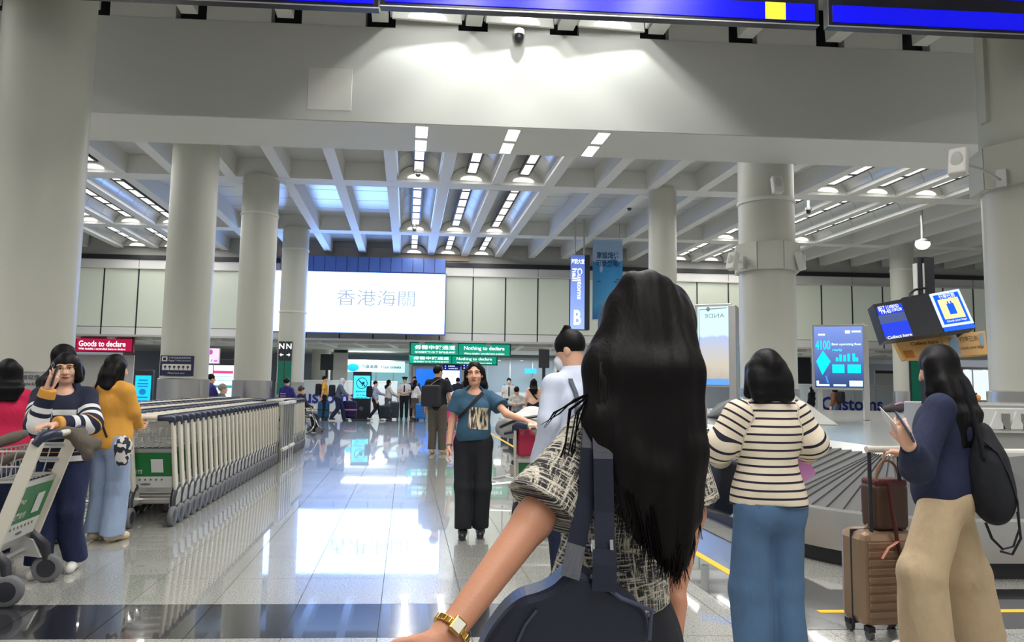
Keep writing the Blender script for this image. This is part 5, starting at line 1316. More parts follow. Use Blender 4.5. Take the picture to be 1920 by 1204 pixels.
# black bag lying on the belt beside the striped sweater woman, small pink pouch
c = P(1345,835,4.5)
t = Th('cabin_bag', 'dark navy bag held upright left of the striped sweater woman', 'bag', P(1345,868,3.74)-Vector((0,0,.42)), .2)
S = SD(); S.b((0.02,0,.30), (.045,.06,.11), rr=.03, R=rotm(0,0,.35)); S.obj('bag_body', mat('navy_nylon', (.016,.02,.04), .55), t, .01, wr=.006)
b = MB(); b.tube([(-.06,0,.42),(-.09,0,.47),(-.03,0,.50),(-.0,0,.44)], .012, n=6); b.build('handle', DARK, t, True)
b = MB(); b.box((-.1,-.02,.49), (.08,.02,.04), rz=.3); b.build('tag', mat('green_tag', srgb(20,140,110), .5), t)
t = Th('pouch', 'small pink pouch at the right hip of the striped sweater woman', 'pouch', P(1503,876,3.52)-Vector((0,0,.06)), .2)
S = SD(); S.b((0,0,.06), (.028,.02,.045), rr=.014, R=rotm(0,0,-.5)); S.obj('pouch_body', mat('pink_cloth', srgb(226,150,210), .6), t, .006, wr=.003)
b = MB(); b.tube([(-.02,0,.12),(-.03,0,.15),(.01,0,.16),(.03,0,.12)], .006, n=6); b.build('loop', WHITE, t, True)
t = Th('soft_bag', 'dark bag with pink trim lying on the carousel deck', 'bag', Vector((P(1682,765,18.2).x,18.2,.87)), .3)
S = SD(); S.e((0,0,.1), (.3,.2,.12), k=.05); S.e((-.3,0,.07), (.16,.14,.09), k=.05); S.obj('bag_body', mat('dark_cloth', (.05,.04,.045), .7), t, .02, wr=.01)
b = MB(); b.tube([(-.2,-.1,.18),(0,-.15,.24),(.2,-.1,.18)], .02, n=6); b.build('handle', mat('pink_cloth', srgb(226,150,210), .6), t, True)
t = Th('fruit_toy', 'tiny orange ball on the grey carousel casing', 'toy', P(1831,752,6.9), 0)
b = MB(); b.ell((0,0,.03), (.04,.04,.035)); b.build('ball', mat('orange_plastic', srgb(236,150,40), .5), t, True); b = MB(); b.cyl((0,0,.06),(0,0,.08),.008, n=6); b.build('stem', DARK, t)
# ================================================================= PEOPLE
from mathutils.bvhtree import BVHTree
def lp(loc, rz, H, px, py, Y):
    """a pixel at depth Y -> the person's own axes, in 1.70 m units"""
    v = Matrix.Rotation(-rz,3,'Z')@(P(px,py,Y)-Vector((loc[0],loc[1],0))); s = H/1.7
    return (v.x/s, v.y/s, v.z/s)
def kid(t, nm):
    for o in bpy.data.objects:
        if o.parent is t and o.name.split('.')[0] == nm: return o
def bvh(*obs):
    V = []; F = []
    for o in obs:
        if o is None: continue
        n = len(V); V += [v.co.copy() for v in o.data.vertices]; F += [tuple(i+n for i in p.vertices) for p in o.data.polygons]
    return BVHTree.FromPolygons(V, F)
def drape(tree, pts, d, off=.006):
    """drop points on the clothes along d (local)"""
    d = Vector(d).normalized(); out = []
    for p in pts:
        h = tree.ray_cast(Vector(p)-d*1.2, d)[0]
        if h is not None: out.append(h-d*off)
    return out
def ribbon(pts, n, w_, th=.006):
    """a flat strap along pts; n is the outward direction"""
    b = MB(); n = Vector(n); vs = []
    for i, p in enumerate(pts):
        t_ = (pts[min(i+1,len(pts)-1)]-pts[max(i-1,0)]).normalized(); sd = t_.cross(n).normalized()*w_/2
        vs += [p-sd, p+sd, p+sd+n*th, p-sd+n*th]
    fs = []
    for i in range(len(pts)-1):
        for j in range(4): fs.append((4*i+j, 4*i+(j+1)%4, 4*i+4+(j+1)%4, 4*i+4+j))
    fs += [(3,2,1,0), tuple(4*(len(pts)-1)+j for j in range(4))]
    b.add(vs, fs); return b
def lerp(a, c, n): return [tuple(a[i]+(c[i]-a[i])*q/(n-1) for i in range(3)) for q in range(n)]
def cloth(nm, col, **k): return mat('cloth_'+nm, srgb(*col) if max(col) > 1 else col, k.pop('rough',.85), noise=k.pop('noise',(18,.08)), bump=k.pop('bump',(9,.6,(1,1,.55))), **k)
BLK = cloth('black', (22,24,32)); NVY = cloth('navy', (26,34,64)); DEN = mat('denim_blue', srgb(78,108,142), .85, noise=(6,.22), bump=(10,.6,(1,1,.35))); LDEN = mat('denim_light', srgb(140,158,186), .85, noise=(6,.16), bump=(10,.6,(1,1,.35)))
TANP = cloth('tan', (196,172,138)); WSH = cloth('white_shirt', (205,212,232), noise=(40,.05)); PUR = cloth('purple', (48,40,120)); KHA = cloth('khaki', (92,86,76)); GRYC = cloth('grey', (86,92,104))
SHW = mat('white_shoe', (.62,.61,.58), .5); SHB = mat('black_shoe', (.015,.015,.018), .4); SHT = mat('tan_shoe', srgb(196,180,150), .6)
rad = math.radians
# ---------------------------------------------------------------- the long haired woman nearest the camera
TWD = mat('tweed', (.5,.48,.42), .9, bump=(160,.5)); nt = TWD.node_tree; bs = nt.nodes['Principled BSDF']
au = nt.nodes.new('ShaderNodeAttribute'); au.attribute_name = 'u'; av = nt.nodes.new('ShaderNodeAttribute'); av.attribute_name = 'v'
def thr(sx_, sy_, sc):
    cb = nt.nodes.new('ShaderNodeCombineXYZ'); m1 = nt.nodes.new('ShaderNodeMath'); m1.operation = 'MULTIPLY'; m1.inputs[1].default_value = sx_
    m2 = nt.nodes.new('ShaderNodeMath'); m2.operation = 'MULTIPLY'; m2.inputs[1].default_value = sy_
    nt.links.new(au.outputs['Fac'], m1.inputs[0]); nt.links.new(av.outputs['Fac'], m2.inputs[0]); nt.links.new(m1.outputs[0], cb.inputs[0]); nt.links.new(m2.outputs[0], cb.inputs[1])
    n = nt.nodes.new('ShaderNodeTexNoise'); n.inputs['Scale'].default_value = sc; n.inputs['Detail'].default_value = 3; n.inputs['Roughness'].default_value = .65; nt.links.new(cb.outputs[0], n.inputs['Vector']); return n.outputs['Fac']
h1, h2, h3 = thr(210,20,1), thr(18,210,1), thr(420,420,1)
mxm = nt.nodes.new('ShaderNodeMath'); mxm.operation = 'MAXIMUM'; nt.links.new(h1, mxm.inputs[0]); nt.links.new(h2, mxm.inputs[1])
ad = nt.nodes.new('ShaderNodeMath'); ad.operation = 'MULTIPLY_ADD'; ad.inputs[1].default_value = .35; nt.links.new(h3, ad.inputs[0]); nt.links.new(mxm.outputs[0], ad.inputs[2])
rp = nt.nodes.new('ShaderNodeValToRGB'); nt.links.new(ad.outputs[0], rp.inputs[0])
rp.color_ramp.elements[0].position = .675; rp.color_ramp.elements[0].color = (.018,.018,.024,1); rp.color_ramp.elements[1].position = .775; rp.color_ramp.elements[1].color = (.66,.61,.50,1)
nt.links.new(rp.outputs[0], bs.inputs['Base Color'])
YW = 1.52; HW = 1.60
lw_ = (P(1130,1100,YW).x, YW, 0); rw_ = rad(38)
t, J, hp_, up, s = human('woman with very long dark hair in black and cream tweed jacket, back turned', lw_, rw_, H=HW, vox=.0065, skin=SKIN2,
    arms={'L':(lp(lw_,rw_,HW,1000,975,1.36),lp(lw_,rw_,HW,838,1192,1.22),(.5,.8,.2),(0,.6,.8)), 'R':(lp(lw_,rw_,HW,1292,960,1.64),lp(lw_,rw_,HW,1262,1125,1.60))},
    lean=(.07,-.04), top=dict(mat=TWD, sleeve='short', sfrac=.86, hem=1.0, loose=-.004, flare=.012, sr=(.052,.072,.05,.05), name='tweed_jacket', wr=.005, vox=.0055),
    bot=dict(mat=cloth('black_skirt', (20,22,32)), skirt=.30, hem=.35, waist=1.06, name='skirt', loose=.0), shoes=SHB,
    head=(rad(-32),0,0), curl={'L':.4,'R':.35})
fw = t
jk = kid(t,'tweed_jacket')
V = np.zeros(len(jk.data.vertices)*3); jk.data.vertices.foreach_get('co', V); V = V.reshape(-1,3)
vv = V[:,0].copy(); u_ = np.zeros(len(V)); jk.data.attributes['u'].data.foreach_get('value', u_); un = V[:,2].copy()
for sd in 'LR':
    a, e = np.array(J['s'+sd]), np.array(J['e'+sd]); ax = np.array((e[0]-a[0],0,e[2]-a[2])); ax /= np.linalg.norm(ax); pr = np.array((-ax[2],0,ax[0]))
    m_ = (u_ > 1.9)&((V[:,0] < 0) == (sd == 'L')); vv[m_] = V[m_]@pr; un[m_] = V[m_]@ax
jk.data.attributes['u'].data.foreach_set('value', un.astype(np.float32))
at = jk.data.attributes.new('v','FLOAT','POINT'); at.data.foreach_set('value', vv.astype(np.float32))
iw = t.matrix_basis.inverted()
def W(px, py, Y): return np.array(iw@P(px,py,Y))
S = SD(); hc = np.array(hp_(0,-.02,.035))
S.e(hc, np.array((.092,.112,.105)), k=.02)
cen = W(1207,600,YW-.03)
locks = [((1160,610),(1127,690),(1120,790),(1142,880),.034,.019),((1172,580),(1144,690),(1145,830),(1172,950),.036,.019),((1185,545),(1165,700),(1170,860),(1205,1000),.038,.019),
 ((1207,545),(1195,700),(1205,880),(1238,1030),.040,.019),((1228,545),(1222,700),(1235,890),(1260,1050),.040,.019),((1245,575),(1250,700),(1262,890),(1275,1045),.038,.019),((1258,600),(1272,690),(1284,860),(1283,1000),.034,.019),((1268,630),(1284,700),(1294,840),(1297,970),.030,.016)]
for (a, b_, c_, d_, r0, r1) in locks:
    p = [W(*a,YW-.085), W(*b_,YW-.135), W(*c_,YW-.165), W(*d_,YW-.165)]
    S.c(p[0],p[1],.034,r0*.95,k=.03); S.c(p[1],p[2],r0*.95,r0*.8,k=.03); S.c(p[2],p[3],r0*.8,r1,k=.025)
S.e(hp_(0,.12,-.06), (.07,.09,.1), k=.02, op='-')
hr = S.obj('hair', HAIRB, t, .006, wr=.0022, wf=150, ws=(1,.6,.03))
# loose strands that break the outline and lie over the back
b = MB(); rs = random.Random(5)
for i in range(520):
    q = rs.random()*7; k0 = int(min(6,q)); fq_ = q-k0; L0, L1 = locks[k0], locks[k0+1]
    mix = lambda j: (L0[j][0]*(1-fq_)+L1[j][0]*fq_+rs.uniform(-6,6), L0[j][1]*(1-fq_)+L1[j][1]*fq_+rs.uniform(-12,18))
    p = [W(*mix(0),YW-.115), W(*mix(1),YW-.176), W(*mix(2),YW-.195), W(*mix(3),YW-.180+rs.uniform(-.01,.0))]
    pts = []
    for j in range(3):
        for f_ in (0,.33,.66): pts.append(p[j]+(p[j+1]-p[j])*f_)
    e = p[3]+np.array((rs.uniform(-.012,.012),0,-rs.uniform(.0,.05))); pts += [p[3], e]
    b.tube(pts, [.0016]*(len(pts)-2)+[.0012,.0004], n=3)
for (pp) in (((1122,700),(1108,735),(1080,750),(1045,775),(1018,800)),((1120,715),(1100,745),(1070,770),(1062,830),(1052,880)),((1118,690),(1104,740),(1085,775),(1072,840),(1060,900)),((1300,820),(1318,900),(1322,960)),((1298,780),(1316,850),(1319,905)),((1296,900),(1310,960),(1312,1010)),((1270,1020),(1284,1060),(1288,1090)),((1262,1030),(1270,1070),(1268,1095)),((1297,960),(1300,1020),(1296,1060))):
    for q in range(4):
        pts = [W(x+rs.uniform(-3,3)*(1+i_*.5),y+rs.uniform(-3,3),YW-.165+rs.uniform(-.004,.004)) for i_, (x,y) in enumerate(pp)]; b.tube(pts, [.0017]*(len(pts)-1)+[.0005], n=3)
so = b.build('hair_strand', HAIRB, t, True, kind='stuff')
# gold watch
w0 = np.array(J['wL']); e0 = np.array(J['eL']); ax = unit(w0-e0); x_ = unit(np.cross(ax,(0,0,1))); y_ = np.cross(ax,x_)
GOLD = mat('gold_metal', srgb(214,170,92), .25, metal=1.0); cw = w0-ax*.012
tw = Th('wrist_watch', 'gold bracelet watch on the left wrist of the long haired woman', 'watch', t.matrix_basis@Vector(cw))
R2 = Matrix.Rotation(rw_,3,'Z'); rr = .0305
b = MB()
for i in range(22):
    a = 2*math.pi*i/22; d_ = Vector(x_*math.cos(a)+y_*math.sin(a)); b.box(R2@(d_*rr), (.009,.0075,.011), M=R2@Matrix((Vector(x_*-math.sin(a)+y_*math.cos(a)),d_,Vector(ax))).transposed())
b.build('bracelet_link', GOLD, tw, bev=.0015, kind='stuff')
d_ = Vector(unit(np.array((-.45,-.85,.3)))); d_ = (d_-Vector(ax)*d_.dot(Vector(ax))).normalized(); M_ = R2@Matrix((Vector(ax),d_.cross(Vector(ax)),d_)).transposed()
b = MB(); b.box(R2@(d_*(rr+.003)), (.026,.023,.008), M=M_); b.build('watch_case', GOLD, tw, bev=.003); b = MB(); b.box(R2@(d_*(rr+.0075)), (.019,.017,.002), M=M_); b.build('dial', mat('watch_dial', (.75,.72,.62), .2), tw)
# navy tote on the left shoulder
NL = mat('navy_leather', srgb(25,30,48), .42, bump=(180,.06)); 
tb = Th('tote_bag', 'large navy leather tote bag hanging on the back of the long haired woman', 'bag', (P(1090,1150,1.33).x,1.33,.70))
q = [(1062,1078),(1082,1066),(1108,1080),(1140,1100),(1222,1142),(1216,1230),(1190,1420),(905,1420),(880,1250),(955,1128),(1030,1110)]

for _ in range(3): q = [p_ for i in range(len(q)) for p_ in ((q[i][0]*.75+q[(i+1)%len(q)][0]*.25,q[i][1]*.75+q[(i+1)%len(q)][1]*.25),(q[i][0]*.25+q[(i+1)%len(q)][0]*.75,q[i][1]*.25+q[(i+1)%len(q)][1]*.75))]
b = MB(); b.prism([P(u,v,1.29) for u,v in q], (0,.085,0)); b.build('bag_body', NL, tb, bev=.012, world=True)
b = MB(); b.tube([P(u,v,1.283) for u,v in ((1108,1080),(1165,1122),(1222,1144),(1217,1200))], .004, n=6); b.build('piping', mat('navy_leather_edge', srgb(60,66,88), .4), tb, True, world=True); b = MB(); b.tube([P(u,v,1.283) for u,v in ((1006,1145),(985,1172),(965,1215))], .0025, n=6); b.build('piping', mat('navy_leather_edge', srgb(60,66,88), .4), tb, True, world=True)
def strapw(pp, w_, m_, nm='strap'):
    pts = [P(*q) for q in pp]; o = ribbon(pts, (0,-1,0), w_, .006).build(nm, m_, tb, world=True); return o
strapw(((1068,1082,1.285),(1080,1020,1.32),(1100,930,1.335),(1107,840,1.335),(1110,780,1.36),(1116,745,1.42),(1122,732,1.48),(1124,745,1.56)), .034, NL)
strapw(((1137,1092,1.285),(1134,1040,1.30),(1132,960,1.315),(1130,860,1.32),(1126,780,1.35),(1128,742,1.42),(1130,730,1.48),(1130,745,1.56)), .036, NL)
strapw(((1131,1108,1.281),(1133,1060,1.286),(1133,1030,1.292)), .042, NL, 'strap_tab')
for x in (1111,1146): b = MB(); b.bar(P(x,1012,1.29),P(x+1,1034,1.29),.006,.004); b.build('buckle', CHROME, tb, world=True)
# ---------------------------------------------------------------- teal shirt woman facing the camera
TEAL = cloth('teal', (48,84,108)); Ht = 1.60; lt = tuple(G(884,1006)); rt_ = rad(178)
t, J, hp_, up, s = human('woman in teal printed T-shirt and black trousers facing the camera', lt, rt_, H=Ht, vox=.0075, bvox=.0055, face=True, skin=mat('skin_mid', srgb(222,166,138), .5, noise=(30,.06)),
    arms={'R':((.215,-.02,1.115),(.235,.05,.875)), 'L':(lp(lt,rt_,Ht,950,776,6.62),lp(lt,rt_,Ht,990,791,6.46),(0,-.2,-1),(1,.6,0))},
    top=dict(mat=TEAL, sleeve='short', sfrac=.62, hem=.93, loose=.012, sr=(.054,.070,.05,.05), wr=.010, wf=20, belly=1, vneck=(.085,.095,.052)), bot=dict(mat=BLK, wide=.02, loose=.012, waist=1.0), shoes=SHB,
    hair=dict(style='long', len=.20, mat=HAIR, fringe=.088), head=(rad(-4),rad(2),rad(2)), legs={'L':((-.095,.03,.48),(-.085,-.03,.085)),'R':((.09,.03,.48),(.085,.05,.085))})
sh = kid(t,'shirt'); tr = bvh(sh, kid(t,'trousers'))
n_ = 9; g = [(.045-.19*i/(n_-1), 0, 1.26-.21*j/(n_-1)-.012*i/(n_-1)) for j in range(n_) for i in range(n_)]
g = [(x*s+.0,0,z*s) for x,_,z in g]; pts = drape(tr, g, (0,-1,0), .004)
if len(pts) == n_*n_:
    PRT = mat('shirt_print', (.6,.5,.4), .8); nt = PRT.node_tree; tc = nt.nodes.new('ShaderNodeTexCoord'); mp = nt.nodes.new('ShaderNodeMapping'); mp.inputs['Scale'].default_value = (7,1,1.2); mp.inputs['Rotation'].default_value = (0,.3,0); nz = nt.nodes.new('ShaderNodeTexNoise'); nz.inputs['Scale'].default_value = 9; rp = nt.nodes.new('ShaderNodeValToRGB')
    nt.links.new(tc.outputs['Object'], mp.inputs[0]); nt.links.new(mp.outputs[0], nz.inputs['Vector']); nt.links.new(nz.outputs['Fac'], rp.inputs[0]); nt.links.new(rp.outputs[0], nt.nodes['Principled BSDF'].inputs['Base Color'])
    rp.color_ramp.elements[0].position = .42; rp.color_ramp.elements[0].color = (.02,.025,.04,1); rp.color_ramp.elements[1].position = .55; rp.color_ramp.elements[1].color = (*srgb(214,196,164),1)
    b = MB(); b.add(pts, [(j*n_+i,j*n_+i+1,(j+1)*n_+i+1,(j+1)*n_+i) for j in range(n_-1) for i in range(n_-1)]); b.build('printed_picture', PRT, sh, True)
pts = drape(tr, [(x*s,0,z*s) for x,_,z in lerp((-.085,0,1.40),(.16,0,1.13),24)], (0,-1,0), .010); ribbon(pts, (0,1,0), .028).build('shoulder_strap', BLK, t)
w0 = np.array(J['wR']); b = MB(); b.lathe([(.026,-.012),(.031,-.012),(.031,.012),(.026,.012)], w0+np.array((0,0,.01)), 14); b.build('watch_band', mat('watch_grey', (.4,.4,.38), .3, metal=.7), t, True)
# ---------------------------------------------------------------- striped sweater woman (right)
SWE = stripes('cream_navy_stripes', srgb(226,212,190), srgb(22,24,44), .0365, .27); Hs = 1.57; ls = (P(1440,900,3.42).x,3.42,0); rs_ = rad(10)
t, J, hp_, up, s = human('woman with black bob in cream sweater with navy stripes and blue jeans', ls, rs_, H=Hs, vox=.008,
    arms={'L':(lp(ls,rs_,Hs,1352,838,3.40),lp(ls,rs_,Hs,1350,858,3.66)), 'R':(lp(ls,rs_,Hs,1520,832,3.42),lp(ls,rs_,Hs,1498,862,3.68))},
    top=dict(mat=SWE, sleeve='long', hem=.915, loose=.032, sr=(.056,.066,.066,.05), collar=1, name='sweater', wr=.012, wf=17, flare=.006), bot=dict(mat=DEN, wide=.038, loose=.010, waist=1.02, name='jeans', wr=.008), shoes=SHB,
    hair=dict(style='bob', len=.115, fringe=.03), head=(rad(-6),rad(-6),0))
bt = kid(t,'jeans'); tr = bvh(bt)
for sg in (-1,1):
    pts = drape(tr, [((sg*.085+dx)*s,0,z*s) for z in (.92,.80) for dx in (-.05,.05)], (0,1,0), .003)
    if len(pts) == 4: b = MB(); b.prism([pts[0],pts[1],pts[3],pts[2]], (0,-.003,0)); b.build('back_pocket', DEN, bt)
# ---------------------------------------------------------------- navy sweatshirt woman (right edge)
Hn = 1.62; ln = (P(1772,950,3.62).x,3.62,0); rn = rad(52)
t, J, hp_, up, s = human('woman with long black hair in navy sweatshirt and wide tan trousers holding a phone', ln, rn, H=Hn, vox=.008,
    arms={'L':(lp(ln,rn,Hn,1722,880,3.42),lp(ln,rn,Hn,1704,836,3.24),(.3,.3,.9),(.6,.2,-.3),tuple(Matrix.Rotation(-rn,3,'Z')@Vector((-.35,.1,.9)))), 'R':(lp(ln,rn,Hn,1758,862,3.95),lp(ln,rn,Hn,1702,852,4.02),(0,0,-1),(0,1,.3))},
    legs={'L':(lp(ln,rn,Hn,1728,1072,3.52),lp(ln,rn,Hn,1742,1206,3.56)), 'R':(lp(ln,rn,Hn,1812,1075,3.70),lp(ln,rn,Hn,1838,1196,3.76))},
    top=dict(mat=NVY, sleeve='long', hem=.85, loose=.036, sr=(.056,.064,.058,.042), name='sweatshirt', wr=.012, wf=15, flare=.008), bot=dict(mat=TANP, wide=.058, loose=.016, waist=1.02, wr=.010, wf=16), shoes=SHW,
    hair=dict(style='long', len=.40, fringe=.0, front=.22, flatback=False, wr=.0006), head=(rad(-26),rad(-16),0), curl={'L':.5,'R':.6})
nvt = t
pw = P(1696,800,3.24); tp = Th('mobile_phone', 'dark mobile phone in the hand of the navy sweatshirt woman', 'phone', pw, rad(40))
M_ = Matrix.Rotation(rad(40),3,'Y')@Matrix.Rotation(rad(-35),3,'X'); b = MB(); b.box((0,0,0), (.075,.009,.155), M=M_); b.build('case', DARK, tp, bev=.006); b = MB(); b.box(M_@Vector((0,-.006,0)), (.066,.002,.14), M=M_); b.build('screen', emat('phone_screen', srgb(70,110,170), .6), tp)
tp = Th('paper_slip', 'white paper slip held behind the mobile phone', 'paper', P(1668,790,3.30), rad(40)); M_ = Matrix.Rotation(rad(52),3,'Y')@Matrix.Rotation(rad(-40),3,'X'); b = MB(); b.box((0,0,0), (.075,.002,.16), M=M_); b.build('sheet', mat('paper', (.75,.75,.73), .7), tp)
# black shoulder bag at her back
t = Th('backpack', 'black backpack with dangling straps on the navy sweatshirt woman', 'bag', P(1855,985,3.42))
c = t.location; S = SD(); S.e(P(1852,890,3.45)-c, (.09,.11,.17), k=.05); S.e(P(1862,930,3.45)-c, (.085,.12,.14), k=.05); S.e(P(1845,830,3.47)-c, (.04,.06,.10), k=.04); S.obj('bag_body', BLK, t, .010, wr=.006)
b = MB(); b.tube([P(*q)-c for q in ((1803,712,3.42),(1822,770,3.40),(1838,830,3.40),(1845,860,3.38))], .016, n=8, flat=.4)
b.build('shoulder_strap', BLK, t, True)
b = MB(); b.tube([P(*q)-c for q in ((1842,825,3.4),(1872,850,3.36),(1892,890,3.34),(1908,940,3.34),(1912,990,3.34),(1900,1025,3.34),(1880,1030,3.34),(1860,1010,3.36),(1848,980,3.38))], .011, n=6, flat=.45); b.tube([P(*q)-c for q in ((1908,960,3.34),(1914,1010,3.34),(1898,1040,3.34),(1876,1034,3.34))], .006, n=5); b.build('loose_strap', BLK, t, True)
# ---------------------------------------------------------------- white shirt man beside the long haired woman
WST = mat('white_stripe_shirt', srgb(206,214,234), .85, noise=(60,.07,(1,1,.06)), bump=(200,.15)); Hm = 1.74; lm = (P(1078,800,4.6).x,4.6,0); rm = rad(38)
t, J, hp_, up, s = human('man in white striped shirt with grey backpack straps looking down, back turned', lm, rm, H=Hm, vox=.009, male=True,
    arms={'L':(lp(lm,rm,Hm,1028,790,4.45),lp(lm,rm,Hm,1008,868,4.55)), 'R':((.24,.02,1.11),(.22,.15,.9))}, top=dict(mat=WST, sleeve='long', hem=.86, loose=.025, collar=1, wr=.009, wf=20), bot=dict(mat=NVY), shoes=SHB,
    hair=dict(style='short', tuft=1, fringe=.02), head=(rad(22),rad(-24),0), lean=(0,.03))
tr = bvh(kid(t,'shirt'))
b = MB(); b.ell(hp_(0,.085,-.05), (.062,.045,.058), M=Matrix([list(r) for r in rotm(rad(22),rad(-24),0)])); b.build('face_mask', mat('mask_white', (.7,.74,.78), .8), t, True)
for x in (-.10,.075):
    pts = drape(tr, [(x*s*(1-.0*q),0,(1.40-.04*q)*s) for q in range(9)], (0,1,0), .008)
    if len(pts) > 3: ribbon(pts, (0,-1,0), .034).build('pack_strap', GRYC, t)
S = SD(); S.b(up(0,-.20,1.1), (.11,.05,.12), rr=.03); S.obj('backpack', GRYC, t, .012, wr=.004)
# ---------------------------------------------------------------- man with slung backpack in the middle of the hall
lk = tuple(G(818,851)); rk = rad(-12); Hk = 1.77
t, J, hp_, up, s = human('man in black T-shirt and khaki trousers with bag slung on his back', lk, rk, H=Hk, vox=.012, male=True,
    top=dict(mat=BLK, sleeve='short', hem=.83, loose=.03, sr=(.054,.068,.05,.05)), bot=dict(mat=KHA, wide=.015, loose=.012), shoes=SHT, hair=dict(style='short', fringe=.02), head=(rad(-35),0,0), legs={'L':((-.09,.02,.48),(-.09,-.02,.085)),'R':((.1,.03,.48),(.11,.03,.085),(.5,.8,0))})
tb2 = Th('shoulder_bag', 'dark grey box bag with tan flap on the khaki trousers man', 'bag', Vector(lk)+Vector((-.10,-.2,.95)), rk-.1)
S = SD(); S.b((-.02,0,.21), (.15,.06,.17), rr=.04); S.obj('bag_body', cloth('charcoal', (44,44,54)), tb2, .012, wr=.004)
b = MB(); b.box((.01,-.02,.40), (.24,.14,.06), rz=.0); b.build('flap', cloth('tan_flap', (112,92,72)), tb2, bev=.02)
b = MB(); b.tube([(-.05,.0,.42),(.06,.08,.52),(.13,.18,.56)], .02, n=6, flat=.5); b.build('strap', cloth('tan_flap', (112,92,72)), tb2, True)
# ---------------------------------------------------------------- woman on the phone (left)
YU = (srgb(206,148,66)); WH_ = srgb(214,214,212); NVS = srgb(20,26,52)
SW2 = stripes('navy_white_bands', NVS, WH_, 1, 1, edges=[(1.125,1.165,WH_),(1.03,1.065,WH_),(.90,.94,WH_),(.865,.872,YU),(.80,.84,WH_),(.60,.75,YU),(2.13,2.165,WH_),(2.20,2.24,WH_),(2.275,2.283,YU),(2.31,2.345,WH_),(2.38,2.42,WH_),(2.485,2.7,YU)])
Hp = 1.57; lph = (-2.93,5.45,0); rph = rad(196)
t, J, hp_, up, s = human('woman with glasses on the phone in navy sweater with white bands', lph, rph, H=Hp, vox=.0075, bvox=.0055, face=True, skin=mat('skin_pale', srgb(216,170,146), .5, noise=(30,.06)),
    arms={'R':(lp(lph,rph,Hp,68,796,5.22),lp(lph,rph,Hp,92,728,5.20),(.2,-.2,0),(-.5,.4,.2),tuple(Matrix.Rotation(-rph,3,'Z')@Vector((.35,.0,.95)))), 'L':(lp(lph,rph,Hp,170,795,5.35),lp(lph,rph,Hp,104,797,5.12),(0,0,-1),(0,1,.3))},
    top=dict(mat=SW2, sleeve='long', hem=.755, loose=.034, sr=(.056,.064,.060,.046), name='sweater', wr=.007, wf=15, belly=1, flare=.012, vneck=(.075,.085,.05)), bot=dict(mat=cloth('navy_trousers', (24,34,70)), wide=.018, loose=.024, waist=1.0, wr=.010), shoes=SHW,
    legs={'R':((.1,.02,.48),(.10,.02,.085)),'L':((-.09,-.0,.48),(-.12,-.12,.085))}, hair=dict(style='bob', len=.08, fringe=.018), head=(rad(6),rad(-4),rad(4)), curl={'R':.45,'L':.4})
R3 = rotm(rad(6),rad(-4),rad(4)); b = MB()
for sg in (-1,1): b.tube([hp_(sg*.034+.027*math.cos(a),.101,.008+.021*math.sin(a)) for a in np.linspace(0,2*math.pi,17)[:-1]], .0012, n=4, closed=True); b.tube([hp_(sg*.061,.098,.012),hp_(sg*.076,.06,.012),hp_(sg*.08,.0,.008)], .0012, n=4)
b.tube([hp_(-.008,.103,.01),hp_(.008,.103,.01)], .0012, n=4); b.build('glasses', GOLD, t, True)
wv = np.array(J['wR']); pv = t.matrix_basis@Vector(wv+np.array(Matrix.Rotation(-rph,3,'Z')@Vector((.035,-.005,.085))))
tp = Th('mobile_phone', 'dark phone held to the ear of the woman with glasses', 'phone', pv, rad(20)); M_ = Matrix.Rotation(rad(12),3,'Y'); b = MB(); b.box((0,0,0), (.012,.072,.15), M=M_); b.build('case', DARK, tp, bev=.004); b = MB(); b.tube([(-.012,-.02,.05),(-.02,-.02,.075),(-.012,-.02,.095),(-.004,-.02,.075)], .004, n=5, closed=True); b.build('ring_holder', CHROME, tp, True)
# jacket and bag over her trolley handle
tj = Th('folded_jacket', 'grey brown jacket draped over the near trolley handle', 'jacket', P(125,840,4.98)); c = tj.location
S = SD(); S.c(P(85,812,4.95)-c, P(150,815,5.0)-c, .03, .035, k=.03); S.c(P(150,815,5.0)-c, P(178,838,5.02)-c, .035, .04, k=.03); S.c(P(120,808,4.98)-c, P(165,850,4.98)-c, .025, .03, k=.03); S.c(P(175,838,5.0)-c, P(160,858,5.0)-c, .035, .02, k=.03); S.obj('cloth', cloth('taupe', (92,84,76)), tj, .009, wr=.012, wf=40)
tj = Th('soft_bag', 'taupe bag hanging on the left end of the near trolley', 'bag', P(18,850,4.75)); c = tj.location
S = SD(); S.c(P(-30,840,4.75)-c, P(45,812,4.85)-c, .04, .03, k=.03); S.c(P(-20,870,4.75)-c, P(40,850,4.8)-c, .04, .03, k=.03); S.obj('bag_body', cloth('taupe', (92,84,76)), tj, .010, wr=.010, wf=34)
tj = Th('dark_bag', 'dark blue bag lying in the near trolley behind its posts', 'bag', Vector((-3.32,5.25,.19))); S = SD(); S.b((0,0,.28), (.18,.16,.22), rr=.05); S.obj('bag_body', cloth('ink_blue', (24,34,66)), tj, .014, wr=.01)
